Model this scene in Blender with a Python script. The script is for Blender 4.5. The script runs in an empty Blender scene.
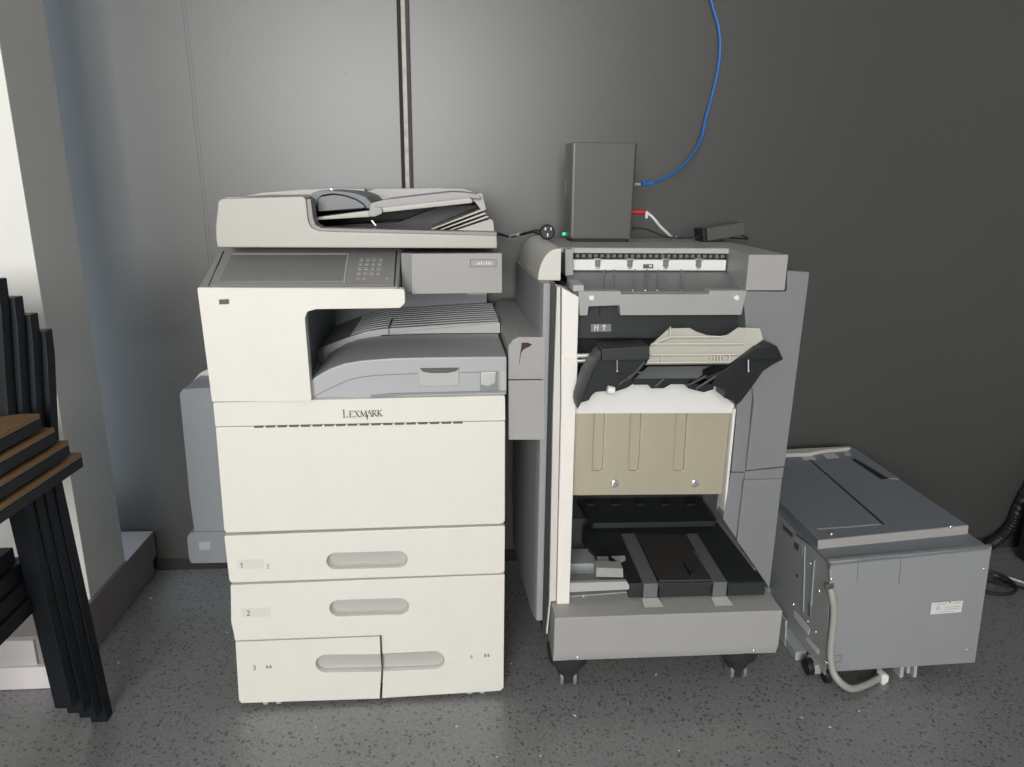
import bpy, bmesh, math, random
from mathutils import Vector, Matrix, Euler
random.seed(7)
D = bpy.data
SC = bpy.context.scene
COL = SC.collection
R = math.radians

# ------------------------------------------------------------------ camera
FPX, CX, CY = 723.0, 512.0, 383.5
CAMP = Vector((0, 0, 1.2))
_p, _r, _w = R(15.4), R(0.6), R(4.3)
FW = Vector((math.sin(_w)*math.cos(_p), math.cos(_w)*math.cos(_p), -math.sin(_p)))
_rt = Vector((math.cos(_w), -math.sin(_w), 0))
_up = _rt.cross(FW)
RT = _rt*math.cos(_r) + _up*math.sin(_r)
UP = -_rt*math.sin(_r) + _up*math.cos(_r)
cam = D.cameras.new('camera')
cam.sensor_width = 36
cam.lens = FPX/1024*36
cam.clip_start = .02
camo = D.objects.new('camera', cam)
COL.objects.link(camo)
camo.matrix_world = Matrix(((RT.x, UP.x, -FW.x, CAMP.x), (RT.y, UP.y, -FW.y, CAMP.y), (RT.z, UP.z, -FW.z, CAMP.z), (0, 0, 0, 1)))
SC.camera = camo


def ray(u, v):
    return FW + RT*((u-CX)/FPX) - UP*((v-CY)/FPX)


class Frame:
    """A thing's own axes: turns measured photo points into local coordinates on one of its planes."""
    def __init__(s, loc=(0, 0, 0), rot=(0, 0, 0)):
        s.loc = Vector(loc)
        s.rot = Euler([R(a) for a in rot])
        m = s.rot.to_matrix().inverted()
        s.c = m @ (CAMP - s.loc)
        s.m = m

    def hit(s, u, v, ax, val):
        d = s.m @ ray(u, v)
        return s.c + d*((val - s.c[ax])/d[ax])

    def xz(s, pts, y):
        return [(lambda q: (q.x, q.z))(s.hit(u, v, 1, y)) for u, v in pts]

    def p(s, u, v, y):
        return s.hit(u, v, 1, y)

    def pz(s, u, v, z):
        return s.hit(u, v, 2, z)

    def px(s, u, v, x):
        return s.hit(u, v, 0, x)

    def plane(s, u, v, p0, n):
        d = s.m @ ray(u, v)
        n = Vector(n)
        return s.c + d*((Vector(p0)-s.c).dot(n)/d.dot(n))


W = Frame()


# ------------------------------------------------------------------ materials
def mat(name, col, rough=.5, metal=0., spec=.5, bump=0., bscale=400., dirt=0., dscale=9., dcol=None, coat=0.):
    m = D.materials.new(name)
    m.use_nodes = True
    nt = m.node_tree
    b = nt.nodes['Principled BSDF']
    c = (*col, 1)
    b.inputs['Base Color'].default_value = c
    b.inputs['Roughness'].default_value = rough
    b.inputs['Metallic'].default_value = metal
    b.inputs['Specular IOR Level'].default_value = spec
    b.inputs['Coat Weight'].default_value = coat
    tc = nt.nodes.new('ShaderNodeTexCoord')
    if dirt:
        n = nt.nodes.new('ShaderNodeTexNoise')
        n.inputs['Scale'].default_value = dscale
        n.inputs['Detail'].default_value = 6
        n.inputs['Roughness'].default_value = .65
        nt.links.new(tc.outputs['Object'], n.inputs['Vector'])
        r = nt.nodes.new('ShaderNodeValToRGB')
        r.color_ramp.elements[0].position = .45
        r.color_ramp.elements[1].position = .78
        r.color_ramp.elements[0].color = (0, 0, 0, 1)
        r.color_ramp.elements[1].color = (dirt, dirt, dirt, 1)
        nt.links.new(n.outputs['Fac'], r.inputs['Fac'])
        mx = nt.nodes.new('ShaderNodeMix')
        mx.data_type = 'RGBA'
        mx.inputs[6].default_value = c
        mx.inputs[7].default_value = (*(dcol or [x*.6 for x in col]), 1)
        nt.links.new(r.outputs['Color'], mx.inputs[0])
        nt.links.new(mx.outputs[2], b.inputs['Base Color'])
    if bump:
        n = nt.nodes.new('ShaderNodeTexNoise')
        n.inputs['Scale'].default_value = bscale
        n.inputs['Detail'].default_value = 3
        nt.links.new(tc.outputs['Object'], n.inputs['Vector'])
        bp = nt.nodes.new('ShaderNodeBump')
        bp.inputs['Strength'].default_value = bump
        bp.inputs['Distance'].default_value = .002
        nt.links.new(n.outputs['Fac'], bp.inputs['Height'])
        nt.links.new(bp.outputs['Normal'], b.inputs['Normal'])
    return m


M = {}
M['white'] = mat('warm white plastic', (.77, .75, .69), .48, bump=.05, dirt=.10, dscale=7)
M['scanface'] = mat('warm grey face', (.345, .34, .325), .46, bump=.05, dirt=.1)
M['colgrey'] = mat('cool mid grey plastic', (.225, .23, .24), .46, bump=.06, dirt=.1)
M['cabgrey'] = mat('blue grey sheet', (.30, .307, .316), .45, bump=.06, dirt=.1)
M['lightwall'] = mat('light grey wall paint', (.55, .55, .55), .8)
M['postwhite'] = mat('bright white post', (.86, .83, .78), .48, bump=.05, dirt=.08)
M['sidegrey'] = mat('cool side grey plastic', (.235, .25, .27), .45, bump=.05, dirt=.1)
M['flank'] = mat('pale grey flank', (.31, .315, .32), .5, bump=.05, dirt=.1)
M['handle'] = mat('shaded grey hand hold', (.50, .49, .465), .5)  # grey darkened to hold the shade inside the scooped recess
M['field'] = mat('faint label field', (.70, .68, .625), .5)
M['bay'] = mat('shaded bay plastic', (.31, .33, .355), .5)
M['rollerc'] = mat('mauve grey plastic', (.15, .147, .155), .42)
M['casterdk'] = mat('grey caster wheel', (.22, .22, .22), .4)
M['deck'] = mat('brown black deck', (.052, .048, .045), .45, bump=.05)
M['boardgrey'] = mat('lilac grey board', (.50, .475, .48), .5)
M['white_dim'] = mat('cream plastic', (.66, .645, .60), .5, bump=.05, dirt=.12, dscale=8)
M['feeder'] = mat('light greige plastic', (.46, .445, .405), .42, bump=.05, dirt=.10)
M['grey'] = mat('mid grey plastic', (.375, .37, .36), .5, bump=.06, dirt=.12)
M['grey_lt'] = mat('light grey plastic', (.47, .465, .445), .48, bump=.05, dirt=.1)
M['grey_cool'] = mat('cool grey plastic', (.415, .425, .435), .45, bump=.05, dirt=.1)
M['grey_dk'] = mat('dark grey plastic', (.20, .20, .20), .45, bump=.05, dirt=.1)
M['slate'] = mat('slate plastic', (.185, .205, .225), .5, bump=.05, dirt=.1)
M['panel'] = mat('console grey plastic', (.27, .265, .26), .45)
M['screen'] = mat('touch screen glass with reflection', (.22, .23, .22), .18, spec=1.0)  # base colour lifted from dark to carry the ceiling's reflection
M['black'] = mat('black plastic', (.012, .014, .0155), .45, bump=.06)
M['black_soft'] = mat('charcoal plastic', (.028, .032, .034), .45, bump=.05)
M['black_matt'] = mat('matt black cavity', (.012, .013, .015), .7)
M['trayflat'] = mat('grey green plastic', (.30, .325, .32), .45)
M['belt'] = mat('grey guide rail', (.15, .16, .16), .5)
M['gold'] = mat('yellow zinc plate', (.51, .465, .345), .40, metal=.3, bump=.04, bscale=120, dirt=.25, dscale=5, dcol=(.40, .39, .36))
M['offwhite'] = mat('off white sheet', (.82, .815, .79), .5)
M['zinc'] = mat('galvanised sheet', (.44, .47, .46), .42, metal=.15, bump=.05, bscale=90, dirt=.25, dscale=6)
M['steel'] = mat('bright steel', (.75, .75, .73), .28, metal=.9)
M['chrome'] = mat('polished screw', (.85, .85, .82), .2, metal=.8)
M['label'] = mat('printed label', (.72, .72, .70), .5)
M['ink'] = mat('grey print', (.10, .10, .10), .6)
M['ink_soft'] = mat('faint print', (.30, .30, .29), .6)
M['lblgrey'] = mat('grey label', (.22, .23, .235), .5)
M['blue'] = mat('blue cable sheath', (.022, .17, .52), .4)
M['cablewhite'] = mat('white cable sheath', (.75, .75, .74), .42)
M['red'] = mat('red boot', (.55, .012, .025), .45)
M['hosegrey'] = mat('grey cable sleeve', (.36, .36, .33), .45)
M['rubber'] = mat('black rubber', (.014, .014, .015), .5, bump=.1)
M['wood'] = mat('oiled wood', (.215, .125, .056), .45)
M['chairmetal'] = mat('black powder coated steel', (.009, .012, .016), .5, bump=.04, spec=.35)
M['router'] = mat('matt dark casing', (.105, .104, .097), .36, bump=.03)
M['rust'] = mat('torn adhesive residue', (.06, .03, .03), .8)
M['caster'] = mat('translucent grey wheel', (.45, .46, .47), .4)
M['pier'] = mat('painted white render', (.82, .82, .775), .6, bump=.05, bscale=90, dirt=.10, dscale=2)
M['plinth'] = mat('dark grey painted kerb', (.27, .25, .24), .55, bump=.1, bscale=70, dirt=.3, dscale=5)
M['board'] = mat('painted white board', (.72, .68, .69), .5)
M['ceil'] = mat('ceiling paint', (.72, .72, .72), .8)
M['darkwall'] = mat('grey wall paint', (.10, .10, .10), .7)
M['hosemark'] = mat('worn steel', (.30, .285, .26), .45, metal=.25, dirt=.8, dscale=26, dcol=(.13, .12, .11))
M['hoseside'] = mat('dark painted and shaded steel', (.04, .036, .033), .8, spec=.2)
M['hoselip'] = mat('grey painted steel', (.085, .08, .073), .8, spec=.25)

# clear plastic guide
m = D.materials.new('frosted clear plastic'); m.use_nodes = True; nt = m.node_tree
b = nt.nodes['Principled BSDF']
b.inputs['Base Color'].default_value = (.78, .76, .68, 1)
b.inputs['Roughness'].default_value = .25
b.inputs['Alpha'].default_value = .46
M['clear'] = m
m = m.copy(); m.name = 'frosted plastic rib'
m.node_tree.nodes['Principled BSDF'].inputs['Alpha'].default_value = .8
M['clear_rib'] = m
m = D.materials.new('green status light'); m.use_nodes = True
b = m.node_tree.nodes['Principled BSDF']
b.inputs['Base Color'].default_value = (.02, .4, .15, 1)
b.inputs['Emission Color'].default_value = (.03, 1, .3, 1)
b.inputs['Emission Strength'].default_value = .8
M['led'] = m


def ramp(nt, fac, stops):
    r = nt.nodes.new('ShaderNodeValToRGB')
    el = r.color_ramp.elements
    while len(el) < len(stops):
        el.new(.5)
    for e, (p, c) in zip(el, stops):
        e.position = p
        e.color = (c, c, c, 1) if not isinstance(c, tuple) else (*c, 1)
    nt.links.new(fac, r.inputs['Fac'])
    return r.outputs['Color']


def mixc(nt, fac, a, b):
    mx = nt.nodes.new('ShaderNodeMix')
    mx.data_type = 'RGBA'
    for i, v in ((0, fac), (6, a), (7, b)):
        if hasattr(v, 'links') or isinstance(v, bpy.types.NodeSocket):
            nt.links.new(v, mx.inputs[i])
        else:
            mx.inputs[i].default_value = v if i == 0 else (*v, 1)
    return mx.outputs[2]


def floor_material():
    m = D.materials.new('polished speckled concrete'); m.use_nodes = True; nt = m.node_tree
    b = nt.nodes['Principled BSDF']
    tc = nt.nodes.new('ShaderNodeTexCoord')

    wn = nt.nodes.new('ShaderNodeTexNoise'); wn.inputs['Scale'].default_value = 90; wn.inputs['Detail'].default_value = 3
    nt.links.new(tc.outputs['Object'], wn.inputs['Vector'])
    wm_ = nt.nodes.new('ShaderNodeVectorMath'); wm_.operation = 'MULTIPLY_ADD'
    nt.links.new(wn.outputs['Color'], wm_.inputs[0])
    wm_.inputs[1].default_value = (.016, .016, .016)
    nt.links.new(tc.outputs['Object'], wm_.inputs[2])
    warp = wm_.outputs[0]

    def vor(scale, ch):
        v = nt.nodes.new('ShaderNodeTexVoronoi')
        v.inputs['Scale'].default_value = scale
        nt.links.new(warp, v.inputs['Vector'])
        s = nt.nodes.new('ShaderNodeSeparateColor')
        nt.links.new(v.outputs['Color'], s.inputs['Color'])
        return v.outputs['Distance'], s.outputs[ch]

    def mul(a, c):
        k = nt.nodes.new('ShaderNodeMath'); k.operation = 'MULTIPLY'
        nt.links.new(a, k.inputs[0]); nt.links.new(c, k.inputs[1])
        return k.outputs[0]
    n = nt.nodes.new('ShaderNodeTexNoise'); n.inputs['Scale'].default_value = 3.5; n.inputs['Detail'].default_value = 7
    nt.links.new(tc.outputs['Object'], n.inputs['Vector'])
    base = mixc(nt, n.outputs['Fac'], (.155, .16, .165), (.235, .24, .243))
    n2 = nt.nodes.new('ShaderNodeTexNoise'); n2.inputs['Scale'].default_value = 140; n2.inputs['Detail'].default_value = 4
    nt.links.new(tc.outputs['Object'], n2.inputs['Vector'])
    base = mixc(nt, ramp(nt, n2.outputs['Fac'], [(.42, 0.), (.62, .75)]), base, (.27, .265, .255))
    d, c = vor(92, 0)
    base = mixc(nt, mul(ramp(nt, d, [(.30, 1.), (.42, 0.)]), ramp(nt, c, [(.62, 0.), (.68, .7)])), base, (.045, .045, .047))
    d, c = vor(165, 1)
    base = mixc(nt, mul(ramp(nt, d, [(.28, 1.), (.40, 0.)]), ramp(nt, c, [(.62, 0.), (.75, .65)])), base, (.05, .05, .052))
    d, c = vor(48, 2)
    base = mixc(nt, mul(ramp(nt, d, [(.14, 1.), (.2, 0.)]), ramp(nt, c, [(.86, 0.), (.9, .9)])), base, (.42, .40, .36))
    d, c = vor(22, 0)
    base = mixc(nt, mul(ramp(nt, d, [(.055, 1.), (.075, 0.)]), ramp(nt, c, [(.62, 0.), (.66, 1.)])), base, (.9, .9, .88))
    nt.links.new(base, b.inputs['Base Color'])
    b.inputs['Roughness'].default_value = .30
    b.inputs['Specular IOR Level'].default_value = .8
    return m


def wall_material():
    m = D.materials.new('charcoal satin wall paint'); m.use_nodes = True; nt = m.node_tree
    b = nt.nodes['Principled BSDF']
    tc = nt.nodes.new('ShaderNodeTexCoord')
    n = nt.nodes.new('ShaderNodeTexNoise'); n.inputs['Scale'].default_value = 2.2; n.inputs['Detail'].default_value = 6
    nt.links.new(tc.outputs['Object'], n.inputs['Vector'])
    base = mixc(nt, n.outputs['Fac'], (.056, .055, .052), (.068, .067, .063))
    # fine crack where two boards meet
    sx = nt.nodes.new('ShaderNodeSeparateXYZ')
    nt.links.new(tc.outputs['Object'], sx.inputs[0])
    n3 = nt.nodes.new('ShaderNodeTexNoise'); n3.inputs['Scale'].default_value = 9; n3.inputs['Detail'].default_value = 5
    nt.links.new(tc.outputs['Object'], n3.inputs['Vector'])

    def math2(op, a, c):
        k = nt.nodes.new('ShaderNodeMath'); k.operation = op
        for i, v in enumerate((a, c)):
            if isinstance(v, bpy.types.NodeSocket):
                nt.links.new(v, k.inputs[i])
            else:
                k.inputs[i].default_value = v
        return k.outputs[0]
    wob = math2('MULTIPLY', n3.outputs['Fac'], .012)
    for x0, w, s in ((-.711, .0016, .9), (-.702, .0014, .75)):
        dx = math2('ABSOLUTE', math2('ADD', math2('SUBTRACT', sx.outputs['X'], x0), wob), 0)
        k = math2('LESS_THAN', dx, w)
        k = math2('MULTIPLY', k, math2('GREATER_THAN', n3.outputs['Fac'], .38))
        base = mixc(nt, math2('MULTIPLY', k, s), base, (.018, .018, .018))
    # specks of plaster and dents
    v = nt.nodes.new('ShaderNodeTexVoronoi'); v.inputs['Scale'].default_value = 13
    nt.links.new(tc.outputs['Object'], v.inputs['Vector'])
    s = nt.nodes.new('ShaderNodeSeparateColor'); nt.links.new(v.outputs['Color'], s.inputs['Color'])
    k = math2('MULTIPLY', math2('LESS_THAN', v.outputs['Distance'], .045), math2('GREATER_THAN', s.outputs[0], .80))
    base = mixc(nt, math2('MULTIPLY', k, .6), base, (.20, .19, .18))
    k = math2('MULTIPLY', math2('LESS_THAN', v.outputs['Distance'], .05), math2('LESS_THAN', s.outputs[0], .14))
    base = mixc(nt, math2('MULTIPLY', k, .7), base, (.02, .02, .02))
    nt.links.new(base, b.inputs['Base Color'])
    n2 = nt.nodes.new('ShaderNodeTexNoise'); n2.inputs['Scale'].default_value = 60; n2.inputs['Detail'].default_value = 3
    nt.links.new(tc.outputs['Object'], n2.inputs['Vector'])
    bp = nt.nodes.new('ShaderNodeBump'); bp.inputs['Strength'].default_value = .05; bp.inputs['Distance'].default_value = .001
    nt.links.new(n2.outputs['Fac'], bp.inputs['Height'])
    nt.links.new(bp.outputs['Normal'], b.inputs['Normal'])
    b.inputs['Roughness'].default_value = .41
    b.inputs['Specular IOR Level'].default_value = .95
    b.inputs['IOR'].default_value = 1.5
    return m


M['floor'] = floor_material()
M['wall'] = wall_material()


# ------------------------------------------------------------------ mesh building
def cat(pts, n=6, closed=False):
    pts = [Vector(p) for p in pts]
    out = []
    N = len(pts)
    rng = range(N if closed else N-1)
    for i in rng:
        if closed:
            a, b_, c, d = (pts[(i+k) % N] for k in (-1, 0, 1, 2))
        else:
            a, b_, c, d = pts[max(i-1, 0)], pts[i], pts[i+1], pts[min(i+2, N-1)]
        for k in range(n):
            t = k/n
            out.append(.5*((2*b_)+(-a+c)*t+(2*a-5*b_+4*c-d)*t*t+(-a+3*b_-3*c+d)*t**3))
    if not closed:
        out.append(pts[-1])
    return out


def rounded(pts, r, n=5):
    """2D polygon with rounded corners; r is one radius or one per corner."""
    N = len(pts)
    rs = r if isinstance(r, (list, tuple)) else [r]*N
    out = []
    for i in range(N):
        p = Vector(pts[i]); a = Vector(pts[i-1]); b_ = Vector(pts[(i+1) % N])
        rr = min(rs[i], (a-p).length*.49, (b_-p).length*.49)
        if rr < 1e-5:
            out.append(tuple(p)); continue
        d1 = (a-p).normalized(); d2 = (b_-p).normalized()
        ang = d1.angle(d2)
        L = min(rr/math.tan(ang/2), (a-p).length*.49, (b_-p).length*.49) if ang > .02 else 0
        s, e = p+d1*L, p+d2*L
        for k in range(n+1):
            t = k/n
            out.append(tuple((1-t)**2*s + 2*t*(1-t)*p + t*t*e))
    return out


def stadium(x0, x1, z0, z1, n=8):
    r = (z1-z0)/2
    out = []
    for k in range(n+1):
        a = -math.pi/2 + math.pi*k/n
        out.append((x1-r+math.cos(a)*r, (z0+z1)/2+math.sin(a)*r))
    for k in range(n+1):
        a = math.pi/2 + math.pi*k/n
        out.append((x0+r+math.cos(a)*r, (z0+z1)/2+math.sin(a)*r))
    return out


class MB:
    def __init__(s):
        s.bm = bmesh.new()

    def _merge(s, t, bevel=0, seg=2, mtx=None):
        bmesh.ops.remove_doubles(t, verts=t.verts, dist=1e-6)
        bmesh.ops.recalc_face_normals(t, faces=t.faces)
        if bevel:
            ed = [e for e in t.edges if len(e.link_faces) == 2 and e.calc_face_angle(0) > R(28)]
            bmesh.ops.bevel(t, geom=ed, offset=bevel, segments=seg, profile=.5, affect='EDGES', clamp_overlap=True)
        if mtx:
            t.transform(mtx)
        me = D.meshes.new('tmp')
        t.to_mesh(me); t.free()
        s.bm.from_mesh(me)
        D.meshes.remove(me)
        return s

    def box(s, x0, x1, y0, y1, z0, z1, bevel=0, seg=2, mtx=None):
        t = bmesh.new()
        v = [t.verts.new((x, y, z)) for z in (z0, z1) for y in (y0, y1) for x in (x0, x1)]
        for f in ((0, 1, 3, 2), (4, 6, 7, 5), (0, 4, 5, 1), (2, 3, 7, 6), (0, 2, 6, 4), (1, 5, 7, 3)):
            t.faces.new([v[i] for i in f])
        return s._merge(t, bevel, seg, mtx)

    def prism(s, pts, vec, bevel=0, seg=2, mtx=None):
        t = bmesh.new()
        vec = Vector(vec)
        a = [t.verts.new(Vector(p)) for p in pts]
        b_ = [t.verts.new(Vector(p)+vec) for p in pts]
        N = len(pts)
        t.faces.new(a); t.faces.new(b_[::-1])
        for i in range(N):
            t.faces.new((a[i], a[(i+1) % N], b_[(i+1) % N], b_[i]))
        return s._merge(t, bevel, seg, mtx)

    def py(s, xz, y0, y1, bevel=0, seg=2):
        return s.prism([(x, y0, z) for x, z in xz], (0, y1-y0, 0), bevel, seg)

    def px(s, yz, x0, x1, bevel=0, seg=2):
        return s.prism([(x0, y, z) for y, z in yz], (x1-x0, 0, 0), bevel, seg)

    def pz(s, xy, z0, z1, bevel=0, seg=2):
        return s.prism([(x, y, z0) for x, y in xy], (0, 0, z1-z0), bevel, seg)

    def slab(s, pts, t, bevel=0):
        """planar 3D outline thickened away from the viewer by t"""
        p = [Vector(q) for q in pts]
        n = Vector((0, 0, 0))
        for i in range(len(p)):
            n += p[i].cross(p[(i+1) % len(p)])
        n.normalize()
        if n.y > 0:
            n = -n
        return s.prism(p, -n*t, bevel)

    def loft(s, rings, bevel=0, closed=True):
        t = bmesh.new()
        vs = [[t.verts.new(Vector(p)) for p in r] for r in rings]
        N = len(rings[0])
        for a, b_ in zip(vs, vs[1:]):
            for i in range(N):
                t.faces.new((a[i], a[(i+1) % N], b_[(i+1) % N], b_[i]))
        if closed:
            t.faces.new(vs[0][::-1]); t.faces.new(vs[-1])
        return s._merge(t, bevel)

    def cyl(s, p0, p1, r0, r1=None, n=16, bevel=0):
        p0, p1 = Vector(p0), Vector(p1)
        r1 = r0 if r1 is None else r1
        d = (p1-p0).normalized()
        q = d.to_track_quat('Z', 'Y').to_matrix()
        rings = []
        for p, r in ((p0, r0), (p1, r1)):
            rings.append([p + q @ Vector((math.cos(2*math.pi*k/n)*r, math.sin(2*math.pi*k/n)*r, 0)) for k in range(n)])
        return s.loft(rings, bevel)

    def tube(s, pts, r, n=10, sm=6, closed=False, rfun=None):
        P = cat(pts, sm, closed) if sm else [Vector(p) for p in pts]
        rings = []
        up = Vector((0, 0, 1))
        N = len(P)
        prev = None
        for i, p in enumerate(P):
            if closed:
                d = (P[(i+1) % N]-P[i-1]).normalized()
            else:
                d = (P[min(i+1, N-1)]-P[max(i-1, 0)]).normalized()
            if prev is None:
                a = d.orthogonal().normalized()
            else:
                a = (prev - d*prev.dot(d)).normalized()
            prev = a
            b_ = d.cross(a)
            rr = r if rfun is None else rfun(i, N)
            rings.append([p + (a*math.cos(2*math.pi*k/n)+b_*math.sin(2*math.pi*k/n))*rr for k in range(n)])
        if closed:
            rings.append(rings[0])
        return s.loft(rings, closed=not closed)

    def dome(s, c, r, h, axis=(0, -1, 0), n=14, m=4):
        """a shallow domed screw head"""
        q = Vector(axis).to_track_quat('Z', 'Y').to_matrix()
        rings = []
        c = Vector(c)
        for j in range(m):
            a = math.pi/2*j/m
            rings.append([c + q @ Vector((math.cos(2*math.pi*k/n)*r*math.cos(a), math.sin(2*math.pi*k/n)*r*math.cos(a), h*math.sin(a))) for k in range(n)])
        return s.loft(rings)

    def ball(s, c, r, scale=(1, 1, 1)):
        t = bmesh.new()
        bmesh.ops.create_uvsphere(t, u_segments=18, v_segments=12, radius=r)
        t.transform(Matrix.Translation(Vector(c)) @ Matrix.Diagonal((*scale, 1)))
        return s._merge(t)

    def panel(s, outer, holes, y0, y1, bevel=.002):
        """flat panel in the local x-z plane with holes through it"""
        cu = D.curves.new('tmp', 'CURVE')
        cu.dimensions = '2D'
        cu.fill_mode = 'BOTH'
        for ring in [outer]+holes:
            sp = cu.splines.new('POLY')
            sp.points.add(len(ring)-1)
            for pt, (x, z) in zip(sp.points, ring):
                pt.co = (x, z, 0, 1)
            sp.use_cyclic_u = True
        h = (y1-y0)/2
        cu.bevel_depth = bevel
        cu.bevel_resolution = 1
        cu.extrude = max(h-bevel, 1e-4)
        cu.offset = -bevel
        o = D.objects.new('tmp', cu)
        COL.objects.link(o)
        dg = bpy.context.evaluated_depsgraph_get()
        me = D.meshes.new_from_object(o.evaluated_get(dg))
        t = bmesh.new(); t.from_mesh(me)
        D.meshes.remove(me); D.objects.remove(o); D.curves.remove(cu)
        t.transform(Matrix.Translation((0, (y0+y1)/2, 0)) @ Matrix.Rotation(R(90), 4, 'X'))
        bmesh.ops.remove_doubles(t, verts=t.verts, dist=1e-6)
        bmesh.ops.recalc_face_normals(t, faces=t.faces)
        me = D.meshes.new('tmp'); t.to_mesh(me); t.free()
        s.bm.from_mesh(me); D.meshes.remove(me)
        return s

    def strokes(s, segs, o, ex, ez, n, h=.0005):
        """flat marks: segments (x0,z0,x1,z1,width) on the plane o + x*ex + z*ez, raised by h along n"""
        o, ex, ez, n = Vector(o), Vector(ex), Vector(ez), Vector(n)
        for x0, z0, x1, z1, w in segs:
            d = Vector((x1-x0, z1-z0)); L = d.length
            if L < 1e-7:
                continue
            d /= L
            q = Vector((-d.y, d.x))*w/2
            c = [Vector((x0, z0))+q, Vector((x0, z0))-q, Vector((x1, z1))-q, Vector((x1, z1))+q]
            s.prism([o+ex*v.x+ez*v.y for v in c], n*h)
        return s


def obj(name, mb, material, parent=None, origin=None, ang=32, label=None):
    me = D.meshes.new(name)
    if origin is not None:
        mb.bm.transform(Matrix.Translation(-Vector(origin)))
    mb.bm.to_mesh(me); mb.bm.free()
    me.materials.append(M[material])
    me.shade_smooth()
    me.set_sharp_from_angle(angle=R(ang))
    o = D.objects.new(name, me)
    wn = o.modifiers.new('weighted_normal', 'WEIGHTED_NORMAL')
    wn.keep_sharp = True
    wn.weight = 100
    COL.objects.link(o)
    if parent:
        o.parent = parent
    elif origin is not None:
        o.location = origin
    if label:
        o['label'] = label
    return o


def tag(o, label, category, group=None):
    o['label'] = label; o['category'] = category
    if group:
        o['group'] = group
    return o


def thing(name, label, category, fr=None, loc=(0, 0, 0), group=None):
    o = D.objects.new(name, None)
    COL.objects.link(o)
    o.empty_display_size = .05
    o.location = fr.loc if fr else loc
    if fr:
        o.rotation_euler = fr.rot
    return tag(o, label, category, group)


def struct(name, mb, material, label=None):
    o = obj(name, mb, material)
    o['kind'] = 'structure'
    if label:
        o['label'] = label
    return o


GLY = {
    '1': [(.3, 0, .3, 1), (.3, 1, .12, .8)],
    '2': [(.05, .82, .2, 1), (.2, 1, .45, 1), (.45, 1, .55, .75), (.55, .75, .05, 0), (.05, 0, .6, 0)],
    '3': [(.05, 1, .5, 1), (.5, 1, .5, 0), (.5, 0, .05, 0), (.15, .52, .5, .52)],
    '4': [(.45, 0, .45, 1), (.45, 1, .02, .32), (.02, .32, .62, .32)],
    'A': [(0, 0, .32, 1), (.32, 1, .64, 0), (.12, .36, .52, .36)],
    'H': [(.05, 0, .05, 1), (.55, 0, .55, 1), (.05, .5, .55, .5)],
    '^': [(.3, 0, .3, 1), (.3, 1, .02, .62), (.3, 1, .58, .62)],
    'E': [(.05, 0, .05, 1), (.05, 1, .5, 1), (.05, .5, .42, .5), (.05, 0, .5, 0)],
}


def text(st, h, w, adv=.85):
    out = []
    x = 0
    for ch in st:
        if ch != ' ':
            for a, b_, c, d in GLY[ch]:
                out.append((x+a*h, b_*h, x+c*h, d*h, w))
        x += adv*h
    return out


def twin_caster(parent, x, y, ztop, r=.022, width=.04, matw='caster'):
    """swivel fork with two small wheels"""
    c = obj('caster', MB().cyl((x, y, r*1.15), (x, y, ztop), r*.55, n=12).box(x-width*.2, x+width*.2, y-r*.9, y+r*.9, r*.9, r*1.9, .002), 'black_soft', parent)
    w = MB()
    for s in (-1, 1):
        w.cyl((x+s*width*.5-.006, y, r), (x+s*width*.5+.006, y, r), r, n=18, bevel=.0015)
    obj('wheel', w, matw, c)
    return c


# ================================================================== SETTING
WALLY = 2.156
fl = MB(); fl.box(-3.6, 3.9, -3.6, 2.4, -.12, 0)
struct('floor', fl, 'floor')
b = MB(); b.box(-1.16, 3.9, WALLY, WALLY+.15, 0, 3.0)
struct('wall_back', b, 'wall')
b = MB(); b.box(-3.6, 3.9, -3.6, 1.985, 3.0, 3.1).box(-1.12, 3.9, 1.985, 2.31, 3.0, 3.1)
struct('ceiling', b, 'ceil')
b = MB(); b.box(3.75, 3.9, -3.6, WALLY, 0, 3.0)
struct('wall_right', b, 'lightwall')
b = MB(); b.box(-3.6, -3.45, -3.6, 1.985, 0, 3.0)
struct('wall_left', b, 'darkwall')
# the pier at the left and its kerb
PX, PY0, PY1, PZ = -.972, 1.755, 1.962, .136
b = MB(); b.box(-3.45, PX, PY0, PY1, PZ, 3.0, .003)
struct('wall_pier', b, 'pier')
# narrow glazed slot between the pier and the back wall
b = MB()
for z0, z1 in ((PZ, PZ+.03), (2.97, 3.0)):
    b.box(-1.16, -1.12, PY1, WALLY, z0, z1)
struct('window_2', b, 'hoseside')
b = MB(); b.px([(1.60, 0), (2.118, 0), (2.118, .045), (2.150, .055), (2.150, PZ), (1.60, PZ)], -1.30, -.966, .003)
struct('trim_1', b, 'plinth')
b = MB(); b.box(-1.60, -1.004, 1.582, 1.60, 0.001, .062, .002)
struct('trim_2', b, 'board')
b = MB(); b.box(-1.60, -1.03, 1.591, 1.60, .062, .13, .001)
struct('trim_3', b, 'boardgrey')
# dark cove at the foot of the back wall
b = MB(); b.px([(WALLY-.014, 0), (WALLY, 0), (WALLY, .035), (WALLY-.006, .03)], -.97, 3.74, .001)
struct('baseboard_back', b, 'hoseside')
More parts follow.
